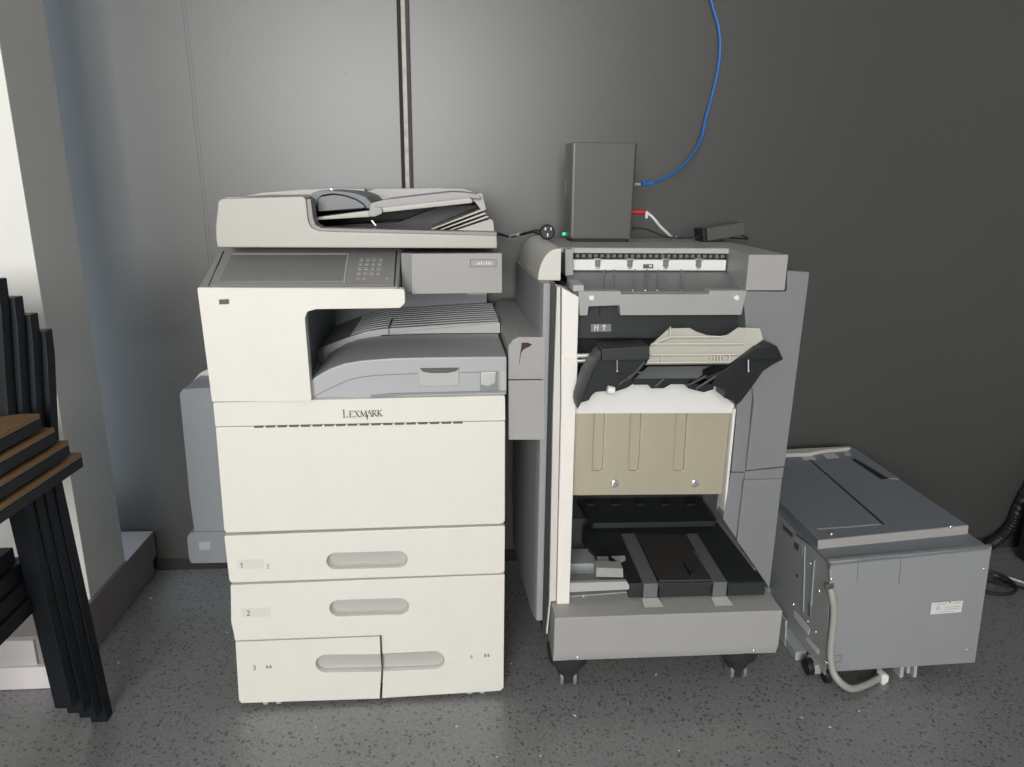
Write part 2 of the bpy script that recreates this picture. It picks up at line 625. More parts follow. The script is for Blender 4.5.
# street-side wall behind the camera with its glazed opening
WX0, WX1, WZ0, WZ1 = -1.88, .2, .95, 2.8
b = MB(); b.panel([(-3.6, 0), (3.9, 0), (3.9, 3.0), (-3.6, 3.0)], [[(WX0, WZ0), (WX0, WZ1), (WX1, WZ1), (WX1, WZ0)]], -3.6, -3.45, .001)
struct('wall_front', b, 'darkwall')
wf = MB()
for x0, x1, z0, z1 in ((WX0, WX0+.05, WZ0, WZ1), (WX1-.05, WX1, WZ0, WZ1), (WX0, WX1, WZ0, WZ0+.05), (WX0, WX1, WZ1-.05, WZ1)):
    wf.box(x0, x1, -3.57, -3.50, z0, z1)
struct('window_1', wf, 'hoseside')

# marks and metal on the back wall
ch = thing('wall_channel', 'worn vertical metal channel up the dark wall behind the copier', 'metal channel', loc=(-.142, WALLY, 1.5))
o3 = Vector((-.142, WALLY, 1.5))
obj('flange', MB().box(-.1585, -.1490, WALLY-.012, WALLY-.0005, .02, 2.999, .001), 'hoseside', ch, o3)  # left flange: its shadow is put into the dark colour
obj('channel_back', MB().box(-.1490, -.1365, WALLY-.004, WALLY-.0005, .02, 2.999), 'hosemark', ch, o3, label='scratched bare metal strip')
obj('flange', MB().box(-.1365, -.1265, WALLY-.012, WALLY-.0005, .02, 2.999, .001), 'hoselip', ch, o3)

# ================================================================== COPIER
P = Frame((-.512, 1.482, 0), (0, 0, .9))
pr = thing('copier', 'tall white multifunction copier with four paper drawers and grey touch console', 'copier', P)


def L3(pts, y):
    return [(x, y, z) for x, z in pts]


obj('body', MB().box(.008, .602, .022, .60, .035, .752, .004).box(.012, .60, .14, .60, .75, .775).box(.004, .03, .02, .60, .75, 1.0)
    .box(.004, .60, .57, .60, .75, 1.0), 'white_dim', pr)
obj('gap_shade', MB().box(.010, .600, .0195, .0235, .04, .752), 'slate', pr)  # dark sheet added behind the panels for the shade in their gaps
# upper front: strip with logo and the door under it
strip = obj('front_strip', MB().py(rounded(P.xz([(213, 402.5), (505, 395.5), (505.3, 420.4), (215.3, 426.6)], 0), [.004, .006, .001, .001]), 0, .02, .002), 'white', pr)
door = obj('front_door', MB().py(rounded(P.xz([(215.4, 427.2), (505.3, 421), (505, 521.5), (501, 524), (226, 533), (224, 530)], 0), .004), -.001, .02, .003), 'white', pr)
vs = MB()
for k in range(18):
    u0 = 254 + k*11.72
    v0 = 427.0 - (u0-254)*.0213
    u1 = u0+9.4
    v1 = 427.0 - (u1-254)*.0213
    vs.py(P.xz([(u0, v0-1.0), (u1, v1-1.0), (u1, v1+.9), (u0, v0+.9)], -.0015), -.0018, .004)
obj('vent_slot', vs, 'ink', door)
# the name on the strip, serif capitals, with a drop under the A
lg = MB()
lo = P.p(342.5, 417.6, -.0004)
le = P.p(382.3, 416.2, -.0004)
LW = (le-lo).length
ex = (le-lo).normalized()
S = LW/5.35
T, t = .15, .065


def ser(x, z, w=.30):
    return (x-w/2, z, x+w/2, z, .06)


G = []
G += [(.22, 0, .22, 1.12, T), (.05, .03, .72, .03, t), (.72, 0, .72, .28, t), ser(.2, 1.1)]
x = .92
G += [(x+.12, 0, x+.12, .9, T), (x, .03, x+.58, .03, t), (x, .87, x+.55, .87, t), (x+.1, .46, x+.42, .46, t), (x+.57, 0, x+.57, .2, t), (x+.54, .9, x+.54, .7, t)]
x = 1.62
G += [(x+.08, .9, x+.62, 0, T), (x+.6, .9, x+.08, 0, t), ser(x+.1, .87), ser(x+.58, .87), ser(x+.1, .03), ser(x+.6, .03)]
x = 2.38
G += [(x+.12, 0, x+.14, .9, t), (x+.14, .9, x+.46, .06, T), (x+.46, .06, x+.78, .9, t), (x+.8, .9, x+.82, 0, T), ser(x+.1, .03), ser(x+.82, .03)]
x = 3.28
G += [(x+.34, .9, x+.66, 0, T), (x+.34, .9, x+.10, .18, t), (x+.08, .22, x+.0, -.12, .20), (x+.0, -.08, x+.06, -.42, .12), ser(x+.62, .03)]
x = 3.98
G += [(x+.12, 0, x+.12, .9, T), (x+.1, .87, x+.46, .84, t), (x+.46, .84, x+.52, .62, T*.8), (x+.52, .62, x+.2, .44, t), (x+.26, .44, x+.66, 0, T), ser(x+.12, .03), ser(x+.1, .87)]
x = 4.68
G += [(x+.12, 0, x+.12, .9, T), (x+.56, .9, x+.16, .42, t), (x+.22, .46, x+.66, 0, T), ser(x+.12, .03), ser(x+.12, .87), ser(x+.56, .87), ser(x+.64, .03)]
lg.strokes([tuple(a*S for a in g) for g in G], lo, ex, (0, 0, 1), (0, -1, 0), .0006)
obj('logo', lg, 'ink', strip, label='serif maker name in small grey capitals')


def dish(xz, depth=.016, shrink=.78):
    """scooped hand hold: rim, then walls to a floor that lies deeper at the bottom"""
    cx = sum(p[0] for p in xz)/len(xz); cz = sum(p[1] for p in xz)/len(xz)
    hz = max(p[1] for p in xz)-cz
    rings = []
    for k, (f, dp) in enumerate(((1.03, .003), (1.0, .006), (.94, .011), (shrink, depth))):
        rg = []
        for x, z in xz:
            zz = cz+(z-cz)*f
            xx = x + (cx-x)/max(abs(cx-x), 1e-6)*hz*(1-f)*(1 if abs(cx-x) > hz else abs(cx-x)/hz)
            extra = (cz-zz)/hz*.004-.002 if k > 1 else 0
            rg.append((xx, dp+extra+.002, zz))
        rings.append(rg)
    t = MB()
    t.loft(rings)
    for f in list(t.bm.faces):
        c = f.calc_center_median()
        if len(f.verts) > 8 and abs(c.y-.005) < .0015:
            t.bm.faces.remove(f)
    for f in t.bm.faces:
        f.normal_flip()
    return t


def px_hole(u0, u1, v0, v1, sl):
    """hand hold outline from its photo extents, tilted by the slope sl"""
    a = P.p(u0, (v0+v1)/2, 0); c = P.p(u1, (v0+v1)/2-sl*(u1-u0), 0)
    h = (P.p(u0, v0, 0).z-P.p(u0, v1, 0).z)
    st = stadium(a.x, c.x, -h/2, h/2)
    return [(x, z+a.z+(c.z-a.z)*(x-a.x)/(c.x-a.x)) for x, z in st]


dl = P.p(224, 535.5, 0); dr = P.p(505, 525.5, 0)
h1 = px_hole(326.5, 407.5, 553.5, 570, .030)
d1 = obj('paper_drawer', MB().panel(rounded(P.xz([(224, 536), (505, 525.8), (504.6, 571.6), (501, 573.6), (231, 583), (229, 580)], 0), .004), [h1], 0, .02), 'white', pr)
obj('handle', dish(h1), 'handle', d1)
h2 = px_hole(329.5, 409, 600.5, 617, .030)
# the two half-width drawers share one long hand hold
hw = px_hole(315.5, 444.5, 655, 673, .030)
cutx = P.p(381, 660, 0).x
c3 = P.xz([(235.5, 642), (379.6, 636.6), (379.6, 698.5), (241.5, 703), (239, 700)], 0)
c4 = P.xz([(381.6, 635.4), (504.4, 631), (503.6, 688), (500, 691), (382, 698.3)], 0)
xa, xb = c3[1][0], c4[0][0]
hz0 = min(p[1] for p in hw if p[0] < xa); hz1 = max(p[1] for p in hw if p[0] < xa)


def notch(h, xcut, left):
    s = [p for p in h if (p[0] < xcut if left else p[0] > xcut)]
    zs = sorted(s, key=lambda p: abs(p[0]-xcut))[:2]
    return s


def split_hole(left):
    x = xa if left else xb
    n = len(hw)
    st = hw[n//2:] if left else hw[:n//2]       # stadium(): first half is the right-hand arc
    zt = P.p(381, 654, 0).z
    zb = P.p(381, 671.5, 0).z
    return ([(x, zt)] + st + [(x, zb)]) if left else ([(x, zb)] + st + [(x, zt)])


o3_ = [c3[0]] + [c3[1]] + split_hole(True) + c3[2:]
d3 = obj('paper_drawer', MB().py(o3_, 0, .02), 'white', pr)
o4_ = P.xz([(230.5, 585.2), (504.6, 574.6), (503.6, 688), (500, 691), (382, 698.3)], 0) + split_hole(False) + P.xz([(381.6, 635.4), (235, 640.8), (231, 622)], 0)
d2 = obj('paper_drawer', MB().panel(o4_, [h2], 0, .02, .0015), 'white', pr)
d4 = d2
obj('handle', dish(h2), 'handle', d2)


def halfdish(left):
    s = split_hole(left)
    t = MB()
    cz = sum(p[1] for p in s)/len(s); hz = .019
    rings = []
    xcut = xa if left else xb
    for f, dp in ((1.0, .004), (.94, .010), (.72, .013)):
        rg = []
        for x, z in s:
            zz = cz+(z-cz)*f
            sg = 1 if left else -1
            xx = x if abs(x-xcut) < 1e-6 else x+sg*hz*(1-f)
            rg.append((xx, dp+(cz-zz)/hz*.004+.001, zz))
        rings.append(rg)
    t.loft(rings)
    for fc in list(t.bm.faces):
        if len(fc.verts) > 8 and fc.calc_center_median().y < .008:
            t.bm.faces.remove(fc)
    return t


obj('handle', halfdish(True), 'handle', d3)
obj('handle', halfdish(False), 'handle', d4)


def plabel(st, u, v, h, w, par, m='ink', y=-.0003, fr=None):
    fr = fr or P
    o = fr.p(u, v, y)
    return obj('number_label', MB().strokes(text(st, h, w), o, (1, 0, 0), (0, 0, 1), (0, -1, 0), .0005), m, par)


obj('label_field', MB().py(P.xz([(237, 560), (264, 559), (264.3, 568.3), (238, 569.3)], 0), -.0004, .001), 'field', d1)
plabel('1', 240.5, 567.8, .012, .0016, d1)
plabel('E', 267.5, 568.4, .010, .0013, d1, 'ink_soft')
obj('label_field', MB().py(P.xz([(241, 608.5), (270, 607.5), (270.5, 616.3), (242, 617.3)], 0), -.0004, .001), 'field', d2)
plabel('2', 247.0, 615.4, .012, .0017, d2)
plabel('3', 253.0, 669.8, .011, .0014, d3)
plabel('A4', 266.0, 668.6, .009, .0012, d3)
plabel('4', 470.0, 658.6, .010, .0014, d4, 'ink_soft')
plabel('A4', 484.0, 657.2, .009, .0012, d4)
for x, y in ((.062, .016), (.545, .016), (.062, .52), (.560, .52)):
    twin_caster(pr, x, y, .04, .015, .03)

# console: white housing with its arm, grey sloped panel, screen and keys
yc = -.008
housing = [(197, 287.5), (404.5, 289), (405, 303), (400, 308), (316, 309.2), (307.5, 311.5), (304.8, 318), (311.5, 401), (212, 401.8)]
hz = rounded(P.xz(housing, yc), [.004, .008, .006, .006, .004, .004, .004, .001, .003])
console = obj('console_housing', MB().py(hz, yc, .02, .004), 'white', pr)
obj('sticker', MB().py(P.xz([(219, 299.5), (229, 299), (229.2, 304), (219.3, 304.5)], yc), yc-.0006, yc+.001), 'ink', console, label='tiny dark sticker on the white console block')
A0 = P.p(197.5, 287.5, yc+.003); zf = A0.z
back = P.px(220, 249.5, .0)
wedge = [(yc+.004, zf-.03), (yc+.004, zf), (.166, 1.060), (.166, zf-.03)]
x_end = P.p(396, 287, 0).x
panel = obj('control_panel', MB().px(wedge, -.004, x_end+.004, .002), 'panel', pr)
pn = Vector((0, -(1.060-zf), .166-yc-.004)).normalized()
p0 = Vector((0, yc+.004, zf))


def onp(u, v, lift=.0):
    return P.plane(u, v, p0+pn*lift, pn)


def pslab(pts, lift, th):
    q = [onp(u, v, lift) for u, v in pts]
    return MB().prism(q, -pn*th)


obj('bezel', pslab([(225.5, 251), (396.2, 250.5), (393.8, 284.6), (208.5, 285)], .0015, .003), 'panel', panel)
obj('touchscreen', pslab([(231.5, 254), (347.5, 254), (343.5, 281), (219, 281.3)], .0024, .002), 'screen', panel, label='dark glossy touchscreen')
fr_ = MB()
for q in ([(230.8, 252.8), (348.8, 252.8), (348.5, 254.2), (231.3, 254.2)], [(347.4, 252.8), (349, 252.8), (344.8, 281.6), (343.4, 281.6)]):
    fr_.prism([onp(u, v, .003) for u, v in q], -pn*.003)
obj('screen_edge', fr_, 'grey_lt', panel)
ky = MB()
for r_ in range(4):
    for c_ in range(4):
        u = 361.5+c_*6.4 - r_*.9; v = 259+r_*4.6
        ky.prism([onp(u+a, v+b2, .0028) for a, b2 in ((-1.9, -1.2), (1.9, -1.2), (1.7, 1.2), (-2.1, 1.2))], -pn*.003)
for u in (358, 364, 387):
    ky.prism([onp(u+a, 278+b2, .0026) for a, b2 in ((-1.6, -.8), (1.6, -.8), (1.6, .8), (-1.6, .8))], -pn*.003)
obj('keypad', ky, 'grey', panel)
obj('panel_seam', pslab([(223.2, 250.6), (224, 250.6), (209.2, 285.4), (208.2, 285.4)], .0018, .003), 'black_matt', panel)
obj('panel_seam', pslab([(395.9, 250), (397.0, 250), (394.6, 285), (393.6, 285)], .0022, .003), 'black_matt', panel)

# scanner housing behind and right of the console
zs0 = P.p(411, 294, .075).z; zs1 = P.p(411, 252.5, .075).z
xr = P.p(502.3, 270, .075).x
sc = obj('scanner_housing', MB().box(x_end+.006, xr-.004, .088, .58, zs0+.002, zs1-.002, .003).box(.0, x_end+.02, .17, .58, .99, zs1-.002, .003), 'grey_dk', pr)
fp = obj('scanner_front', MB().py(rounded(P.xz([(411.2, 253.6), (502, 253.2), (502.2, 293), (411.8, 294.2)], .075), .002), .075, .10, .003), 'scanface', sc)
bd = obj('model_badge', MB().panel(P.xz([(469.8, 259), (496.6, 259), (496.5, 267), (469.8, 267)], .0742), [P.xz([(471, 260), (495.6, 260), (495.5, 266.2), (471, 266.2)], .0742)], .0735, .077, .0003), 'grey_dk', fp)
mk = []
for k, (u, hh) in enumerate(((477.6, .004), (479.5, .006), (481.6, .007), (484.2, .004), (486.6, .007), (488.7, .006), (490.8, .005))):
    q = P.p(u, 264.6, .0745)
    mk.append((q.x, q.z, q.x, q.z+hh, .0022))
obj('badge_print', MB().strokes(mk, (0, .0745, 0), (1, 0, 0), (0, 0, 1), (0, -1, 0), .0008), 'label', bd)

# document feeder
yf = .070
fo = [(217, 247.6), (215.6, 238), (215.3, 226), (217.8, 201), (222, 198.4), (303, 196), (306, 199), (308.3, 220), (311, 227), (318, 230.5), (330, 231.3), (497, 235.4), (497.6, 248.6)]
df = obj('document_feeder', MB().py(P.xz(fo, yf), yf, yf+.05, .004), 'feeder', pr)
zb = P.p(217, 247.6, yf).z; zt = P.p(260, 197.5, yf).z
xl = P.p(216, 235, yf).x; xk = P.p(306, 235, yf).x; xe = P.p(497, 240, yf).x
zr = P.p(400, 233.2, yf).z
lid = rounded([(xl+.002, zb), (xl+.0, zb+.05), (xl+.010, zt-.001), (xk, zt+.002), (xk, zb)], [.001, .02, .012, .001, .001])
obj('feeder_cover', MB().py(lid, yf+.04, yf+.46, .004), 'feeder', df)
obj('feeder_base', MB().box(xk-.01, xe-.004, yf+.03, yf+.46, zb, zb+.018, .002), 'grey_dk', df)
obj('feeder_well', MB().box(xk, xe-.02, yf+.44, yf+.46, zb, zr+.035).box(xk-.002, xk+.004, yf+.04, yf+.45, zb, zr+.06), 'black_soft', df)
tr = [(306.5, 199), (310.5, 199), (313, 219), (315.5, 225), (321, 228), (497, 232.4), (497, 235.6), (330, 231.6), (317, 230.8), (310.3, 227), (307.6, 219.6)]
obj('well_trim', MB().py(P.xz(tr, yf+.004), yf+.006, yf+.055, .001), 'panel', df)
# input tray: two plates rising to the right, joined by a hinge knuckle
tray = obj('input_tray', MB().py(P.xz([(312, 220.5), (314, 217.5), (368, 210.5), (370, 217.0)], yf+.06), yf+.06, yf+.40, .002)
           .py(P.xz([(381, 212.8), (382, 207.5), (470, 197.5), (473, 201), (472, 203.2)], yf+.06), yf+.06, yf+.40, .002), 'feeder', df)
obj('tray_top', MB().py(P.xz([(369, 209.5), (382, 207.8), (470, 197.8), (481, 199), (479, 194.4), (464, 192.3), (452, 191.8), (384, 199.6), (371, 203)], yf+.075), yf+.065, yf+.40, .002), 'grey', tray, label='grey upper face of the feed tray')
obj('hinge', MB().py(rounded(P.xz([(368, 211), (374, 206.5), (382, 207.5), (382.5, 213.5), (375, 216.6), (369, 216.8)], yf+.055), .004), yf+.05, yf+.11, .002), 'grey', tray)
obj('tray_end', MB().py(rounded(P.xz([(468, 197), (478, 193.4), (482, 193.2), (486, 209.6), (482, 211), (476, 203)], yf+.09), .003), yf+.085, yf+.40, .003), 'feeder', tray)
# roller cover dome and the dark arch around it
obj('roller_cover', MB().py(rounded(P.xz([(319, 211.5), (318.5, 200), (322, 196.5), (334, 194.5), (346, 196), (357, 200), (365, 205), (365.5, 208)], yf+.09), .004), yf+.075, yf+.40, .004), 'rollerc', df)
arch = [(306, 199.4), (313, 192.6), (321, 190), (333, 190.8), (345, 191.6), (357, 193.6), (366, 197), (371, 202.5), (369, 208), (366, 208.5), (364.5, 204), (356, 198.6), (345, 195), (333, 193.4), (322, 195.2), (318, 199.5), (317.5, 206), (312, 204)]
obj('roller_surround', MB().py(P.xz(arch, yf+.10), yf+.095, yf+.41, .001), 'slate', df)
obj('hinge_screw', MB().dome(P.p(331.5, 189.6, yf+.095), .004, .003), 'chrome', df)
# back rail and the fan of exit fins at the right
obj('back_rail', MB().py(rounded(P.xz([(360, 200), (369, 191.2), (376, 188.9), (440, 188.2), (464, 188.9), (479, 193.5), (481, 199), (420, 199)], yf+.40), .003), yf+.40, yf+.46, .003), 'grey_lt', df)
obj('back_lid', MB().py(rounded(P.xz([(244, 196.2), (262, 192.6), (300, 189.6), (332, 188.2), (365, 188.6), (365, 199), (244, 200)], yf+.40), .003), yf+.40, yf+.455, .003), 'feeder', df)
fin = MB()
for k in range(4):
    o_ = k*3.0
    fin.py(P.xz([(430+o_*3.0, 230.5), (431+o_*3.2, 228.8), (481.5+o_*.8, 209.0+o_*1.05), (484+o_*.8, 210.4+o_*1.05)], yf+.08+.004*k), yf+.062-.004*k+.012, yf+.38, .0006)
obj('exit_fin', fin, 'feeder', df)
obj('exit_wedge', MB().py(rounded(P.xz([(446, 233.5), (490.5, 219), (493, 221), (494.6, 234)], yf+.058), .002), yf+.055, yf+.40, .002), 'grey_lt', df)
obj('separator', MB().py(P.xz([(371.5, 220.6), (372.2, 220.3), (376.4, 225.2), (375.6, 225.4)], yf+.07), yf+.066, yf+.075), 'steel', df)
obj('exit_floor', MB().py(P.xz([(320, 229), (322, 226), (400, 222), (440, 206), (476, 205), (486, 230), (420, 232)], yf+.25), yf+.25, yf+.40), 'black_soft', df)

# exit area: front hump, ribbed tray behind it
yh = .012
top = P.xz([(310.5, 380), (320, 374), (331, 368), (345, 363.2), (362, 360.2), (394, 358), (430, 357.2), (507, 356.4)], yh)
xR = .605
bot = .757
hump = [(x, z) for x, z in top]
front_profile = [(hump[0][0]-.004, bot)] + hump + [(hump[-1][0], bot)]
cover = obj('tray_cover', MB().py(front_profile, yh, .26, .005), 'grey_cool', pr)
gr = P.xz([(312, 397.6), (331, 388), (352, 379.2), (375, 375.6), (418, 373.6)], yh-.0006)
gr = [(v_.x, v_.y) for v_ in cat([(a_, b_, 0) for a_, b_ in gr], 5)]
gs = [(gr[i][0], gr[i][1], gr[i+1][0], gr[i+1][1], .0018) for i in range(len(gr)-1)]
q1, q2 = P.xz([(460, 372.6), (480, 372.0)], yh)
obj('cover_seam', MB().strokes([(q1[0], q1[1], q2[0], q2[1], .0018)], (0, yh, 0), (1, 0, 0), (0, 0, 1), (0, -1, 0), .0005), 'grey_dk', cover)
obj('cover_seam', MB().strokes(gs, (0, yh, 0), (1, 0, 0), (0, 0, 1), (0, -1, 0), .0005), 'grey_dk', cover)
hb = P.xz([(419, 368.6), (459, 368), (459, 385.4), (419.5, 386.2)], yh)
obj('cover_lip', MB().py(P.xz([(370, 395.6), (392, 393.4), (506, 390.6), (506, 392.4), (400, 395.2), (372, 397.4)], yh-.003), yh-.004, yh+.002, .0005), 'sidegrey', cover)
hd = obj('cover_handle', MB().py(rounded(hb, .004), yh-.004, yh+.004, .002), 'grey_lt', cover)
obj('handle_gap', MB().py(P.xz([(420, 368.7), (459, 368.1), (456, 371.4), (448, 372.9), (432, 373.2), (423, 371.8)], yh-.0045), yh-.0046, yh+.002), 'ink', hd)
obj('latch_window', MB().py(P.xz([(479.8, 371.6), (498.5, 371.0), (498.5, 390.5), (480, 391.2)], yh-.0004), yh-.0012, yh+.002), 'sidegrey', cover)
obj('latch_plate', MB().py(P.xz([(481, 372.6), (496, 372), (495, 383), (488, 386), (481, 384.5)], yh-.0014), yh-.0028, yh, .0005), 'steel', cover, label='bright metal catch')
obj('side_strip', MB().py(P.xz([(501, 371), (506.2, 370.8), (506.2, 393), (501.2, 393.2)], yh-.0008), yh-.003, yh+.002, .001), 'grey_lt', cover)

# ribbed tray: an L-shaped slide that falls away to the left
y0t, y1t = .262, .56
prof_px = [(311, 352), (330, 344), (350, 336.6), (366, 331.6), (382, 328.8), (420, 326.4), (460, 323.6), (499, 321.6)]
pt = P.xz(prof_px, y0t)
lower = [(pt[-1][0], pt[-1][1]-.024)] + [(pt[0][0], pt[0][1]-.06)]
et = obj('exit_tray', MB().py([*pt, (pt[-1][0]+.0, pt[-1][1]-.026), (pt[4][0], pt[4][1]-.016), (pt[0][0]-.01, pt[0][1]-.05)], y0t, y1t, .002)
         .cyl((pt[-1][0]-.045, y0t+.17, pt[-1][1]-.024), (pt[-1][0]-.045, y0t+.17, pt[-1][1]-.0045), .064, n=40, bevel=.001), 'grey_cool', pr)
lipq = P.xz([(390, 333.5), (420, 330), (500, 322.4), (500, 333)], y0t-.002)
obj('tray_lip', MB().py(lipq, y0t-.004, y0t+.004, .001), 'grey_lt', et, label='pale front lip of the ribbed tray')
rb = MB()
for k in range(9):
    y = y0t+.018+k*.031
    up_ = [(x, z+.0022) for x, z in pt[2:]]
    rb.py(up_ + [(x, z-.002) for x, z in reversed(pt[2:])], y, y+.008, .001)
obj('tray_rib', rb, 'grey_cool', et)
sm = P.p(388, 325, y0t)
obj('tray_seam', MB().box(sm.x, sm.x+.003, y0t-.001, y0t+.12, pt[4][1]-.014, pt[4][1]+.004), 'ink', et)
bx = P.p(300, 350, .021).x
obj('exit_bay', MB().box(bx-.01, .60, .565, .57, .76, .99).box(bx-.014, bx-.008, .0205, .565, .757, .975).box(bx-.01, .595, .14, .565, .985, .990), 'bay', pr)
obj('red_latch', MB().box(xr-.075, xr-.03, .14, .16, zs0-.012, zs0-.003, .001), 'grey_lt', pr)

# bridge unit on the right flank
yb = .035
bp = rounded(P.xz([(508.4, 440), (508.4, 345), (513, 339.5), (519, 337), (545, 337), (545, 440)], yb), [.001, .012, .01, .008, .003, .001])
zsplit = P.p(520, 379.6, yb).z
up = rounded(P.xz([(508.4, 379.2), (508.4, 346), (513, 339.8), (519, 337), (545, 337), (545, 379.0)], yb), [.001, .012, .01, .008, .003, .001])
lo_ = P.xz([(508.4, 380.4), (545, 380.2), (545, 440), (508.6, 440)], yb)
def taper(pts):
    xr2 = max(p_[0] for p_ in pts); xl2 = min(p_[0] for p_ in pts)
    return MB().loft([[(x, yb, z) for x, z in pts], [(xl2+(x-xl2)*.80, .54, z) for x, z in pts]], .002)
br = obj('bridge_unit', taper(up), 'grey', pr)
obj('lower_cover', taper(lo_), 'grey', br)
st = [(521.5, 342.8), (527.5, 342.5), (532, 344.4), (529.6, 346.5), (523.4, 349.4), (520.8, 353.4), (519.6, 365), (519.3, 362), (520.2, 353), (521.2, 347.6)]
obj('residue_mark', MB().py(P.xz(st, yb-.0003), yb-.0008, yb+.001), 'rust', br, label='dark torn sticker residue')

# side unit on the left flank
ys = .30
su = obj('side_feeder', MB().py(rounded(P.xz([(179.5, 393.5), (183, 389)], ys) + [(.008, P.p(222, 386.5, ys).z), (.008, P.p(222, 532, ys).z)] + P.xz([(194.5, 532), (190, 500)], ys), [.006, .012, .001, .001, .004, .02]), ys, .60, .006), 'sidegrey', pr)
obj('feeder_foot', MB().py(rounded(P.xz([(187.6, 536), (192, 531.5)], ys) + [(.008, P.p(226, 531, ys).z), (.008, P.p(226, 562.4, ys).z)] + P.xz([(192, 562.4), (189.6, 558)], ys), [.008, .012, .001, .001, .008, .008]), ys-.005, .60, .005), 'sidegrey', su)
obj('release_pad', MB().py(P.xz([(199, 542), (210, 541.4), (210.4, 549.5), (199.4, 550)], ys-.0056), ys-.0062, ys), 'grey', su)
cl_ = [(186, 389.5), (200, 373), (207, 369.5), (211, 372), (212, 386)]
obj('clear_flap', MB().py(P.xz(cl_, ys+.13), ys+.13, ys+.136), 'clear', su, label='clear plastic flap on top of the side feeder')

# ================================================================== FINISHER
F = Frame((.205, 1.53, 0))
fn = thing('finisher', 'grey copier finisher with open front, black paper trays and gold metal plate', 'finisher', F)
# base
bx0 = F.p(554.5, 618, -.06).x; bx1 = F.p(780.5, 611, -.06).x+.006
zt_ = F.p(600, 616.5, -.06).z; zb_ = F.p(600, 660.4, -.055).z
base = obj('base', MB().px([(-.052, zb_), (-.060, zb_+.028), (-.060, zt_), (.045, zt_+.003), (.47, zt_+.003), (.47, zb_)], bx0, bx1, .003), 'grey', fn)
for u, v in ((577.5, 657.6), (754, 651)):
    q = F.p(u, v, -.055)
    obj('screw', MB().dome((q.x, -.0545, q.z), .0045, .003), 'chrome', base)
for x in (bx0+.045, bx1-.075):
    for y in (.0, .40):
        cs = obj('caster', MB().cyl((x, y, .070), (x, y, zb_+.004), .048, .054, n=24, bevel=.003).cyl((x, y, .035), (x, y, .071), .026, .040, n=20).box(x-.008, x+.008, y-.02, y+.02, .012, .05, .002), 'black_soft', fn)
        w_ = MB()
        for s_ in (-1, 1):
            w_.cyl((x+s_*.016-.0045, y, .0255), (x+s_*.016+.0045, y, .0255), .025, n=20, bevel=.002)
        obj('wheel', w_, 'casterdk', cs)

# left flank: bulging side cover with quarter-round shoulder, then two upright strips at the front edge
zlo = .178; zhi = F.p(548, 283, 0).z
def side_ring(y, xl, z0, z1, xr_):
    return [(xl, y, z0), (xl, y, z1), (xr_, y, z1), (xr_, y, z0)]
sf0 = F.p(543.6, 300, 0).x
side = obj('side_cover', MB().loft([side_ring(0, sf0-.001, zlo, zhi, sf0+.015), side_ring(.03, sf0-.008, zlo, zhi, sf0+.016), side_ring(.30, sf0-.020, zlo-.025, zhi, sf0+.016), side_ring(.47, sf0-.024, zlo-.03, zhi, sf0+.016)], .004), 'flank', fn)
def shoulder(y, xl, xr_, z0, z1):
    rg = [(xr_, y, z0), (xl, y, z0)]
    for k in range(1, 9):
        a = math.pi/2*k/8
        rg.append((xr_-.008-(xr_-.008-xl)*math.cos(a), y, z0+(z1-z0)*math.sin(a)))
    rg.append((xr_, y, z1))
    return rg
shx0 = F.p(538, 277, .055).x; shx1 = F.p(561.5, 250, .055).x
shz0 = zhi-.002; shz1 = F.p(561.5, 248.6, .055).z
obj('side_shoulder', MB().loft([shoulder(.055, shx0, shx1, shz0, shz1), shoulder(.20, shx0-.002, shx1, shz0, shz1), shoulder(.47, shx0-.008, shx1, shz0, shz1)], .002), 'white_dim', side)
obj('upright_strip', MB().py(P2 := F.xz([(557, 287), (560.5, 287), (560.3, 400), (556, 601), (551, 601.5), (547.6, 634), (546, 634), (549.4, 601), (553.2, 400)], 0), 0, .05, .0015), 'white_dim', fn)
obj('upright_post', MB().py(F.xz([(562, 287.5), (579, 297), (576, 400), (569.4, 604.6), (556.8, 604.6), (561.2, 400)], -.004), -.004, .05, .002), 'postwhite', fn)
obj('post_plate', MB().py(F.xz([(563.5, 356), (578, 356), (576, 400), (573, 480), (560, 480), (561.6, 400)], -.006), -.0065, .0, .0015), 'postwhite', fn)
obj('hinge_gap', MB().box(sf0+.016, sf0+.026, .012, .45, .14, zhi-.002), 'black_soft', fn)

# inside of the carcass
xi0 = F.p(572, 400, 0).x; xi1 = F.p(737, 400, 0).x+.004
zc = zt_+.004
car = obj('carcass', MB().box(xi0-.02, bx1-.02, .45, .47, zc, 1.03).box(xi0-.022, xi0-.004, .05, .45, zc, .985), 'black_soft', fn)
obj('inner_wall', MB().box(.530, .538, .051, .45, zc, .93), 'zinc', car)
obj('outer_wall', MB().box(.539, .5485, .051, .47, zt_-.01, 1.022), 'colgrey', car)
obj('outer_top', MB().box(.500, .5485, .051, .47, 1.010, 1.022), 'colgrey', car)

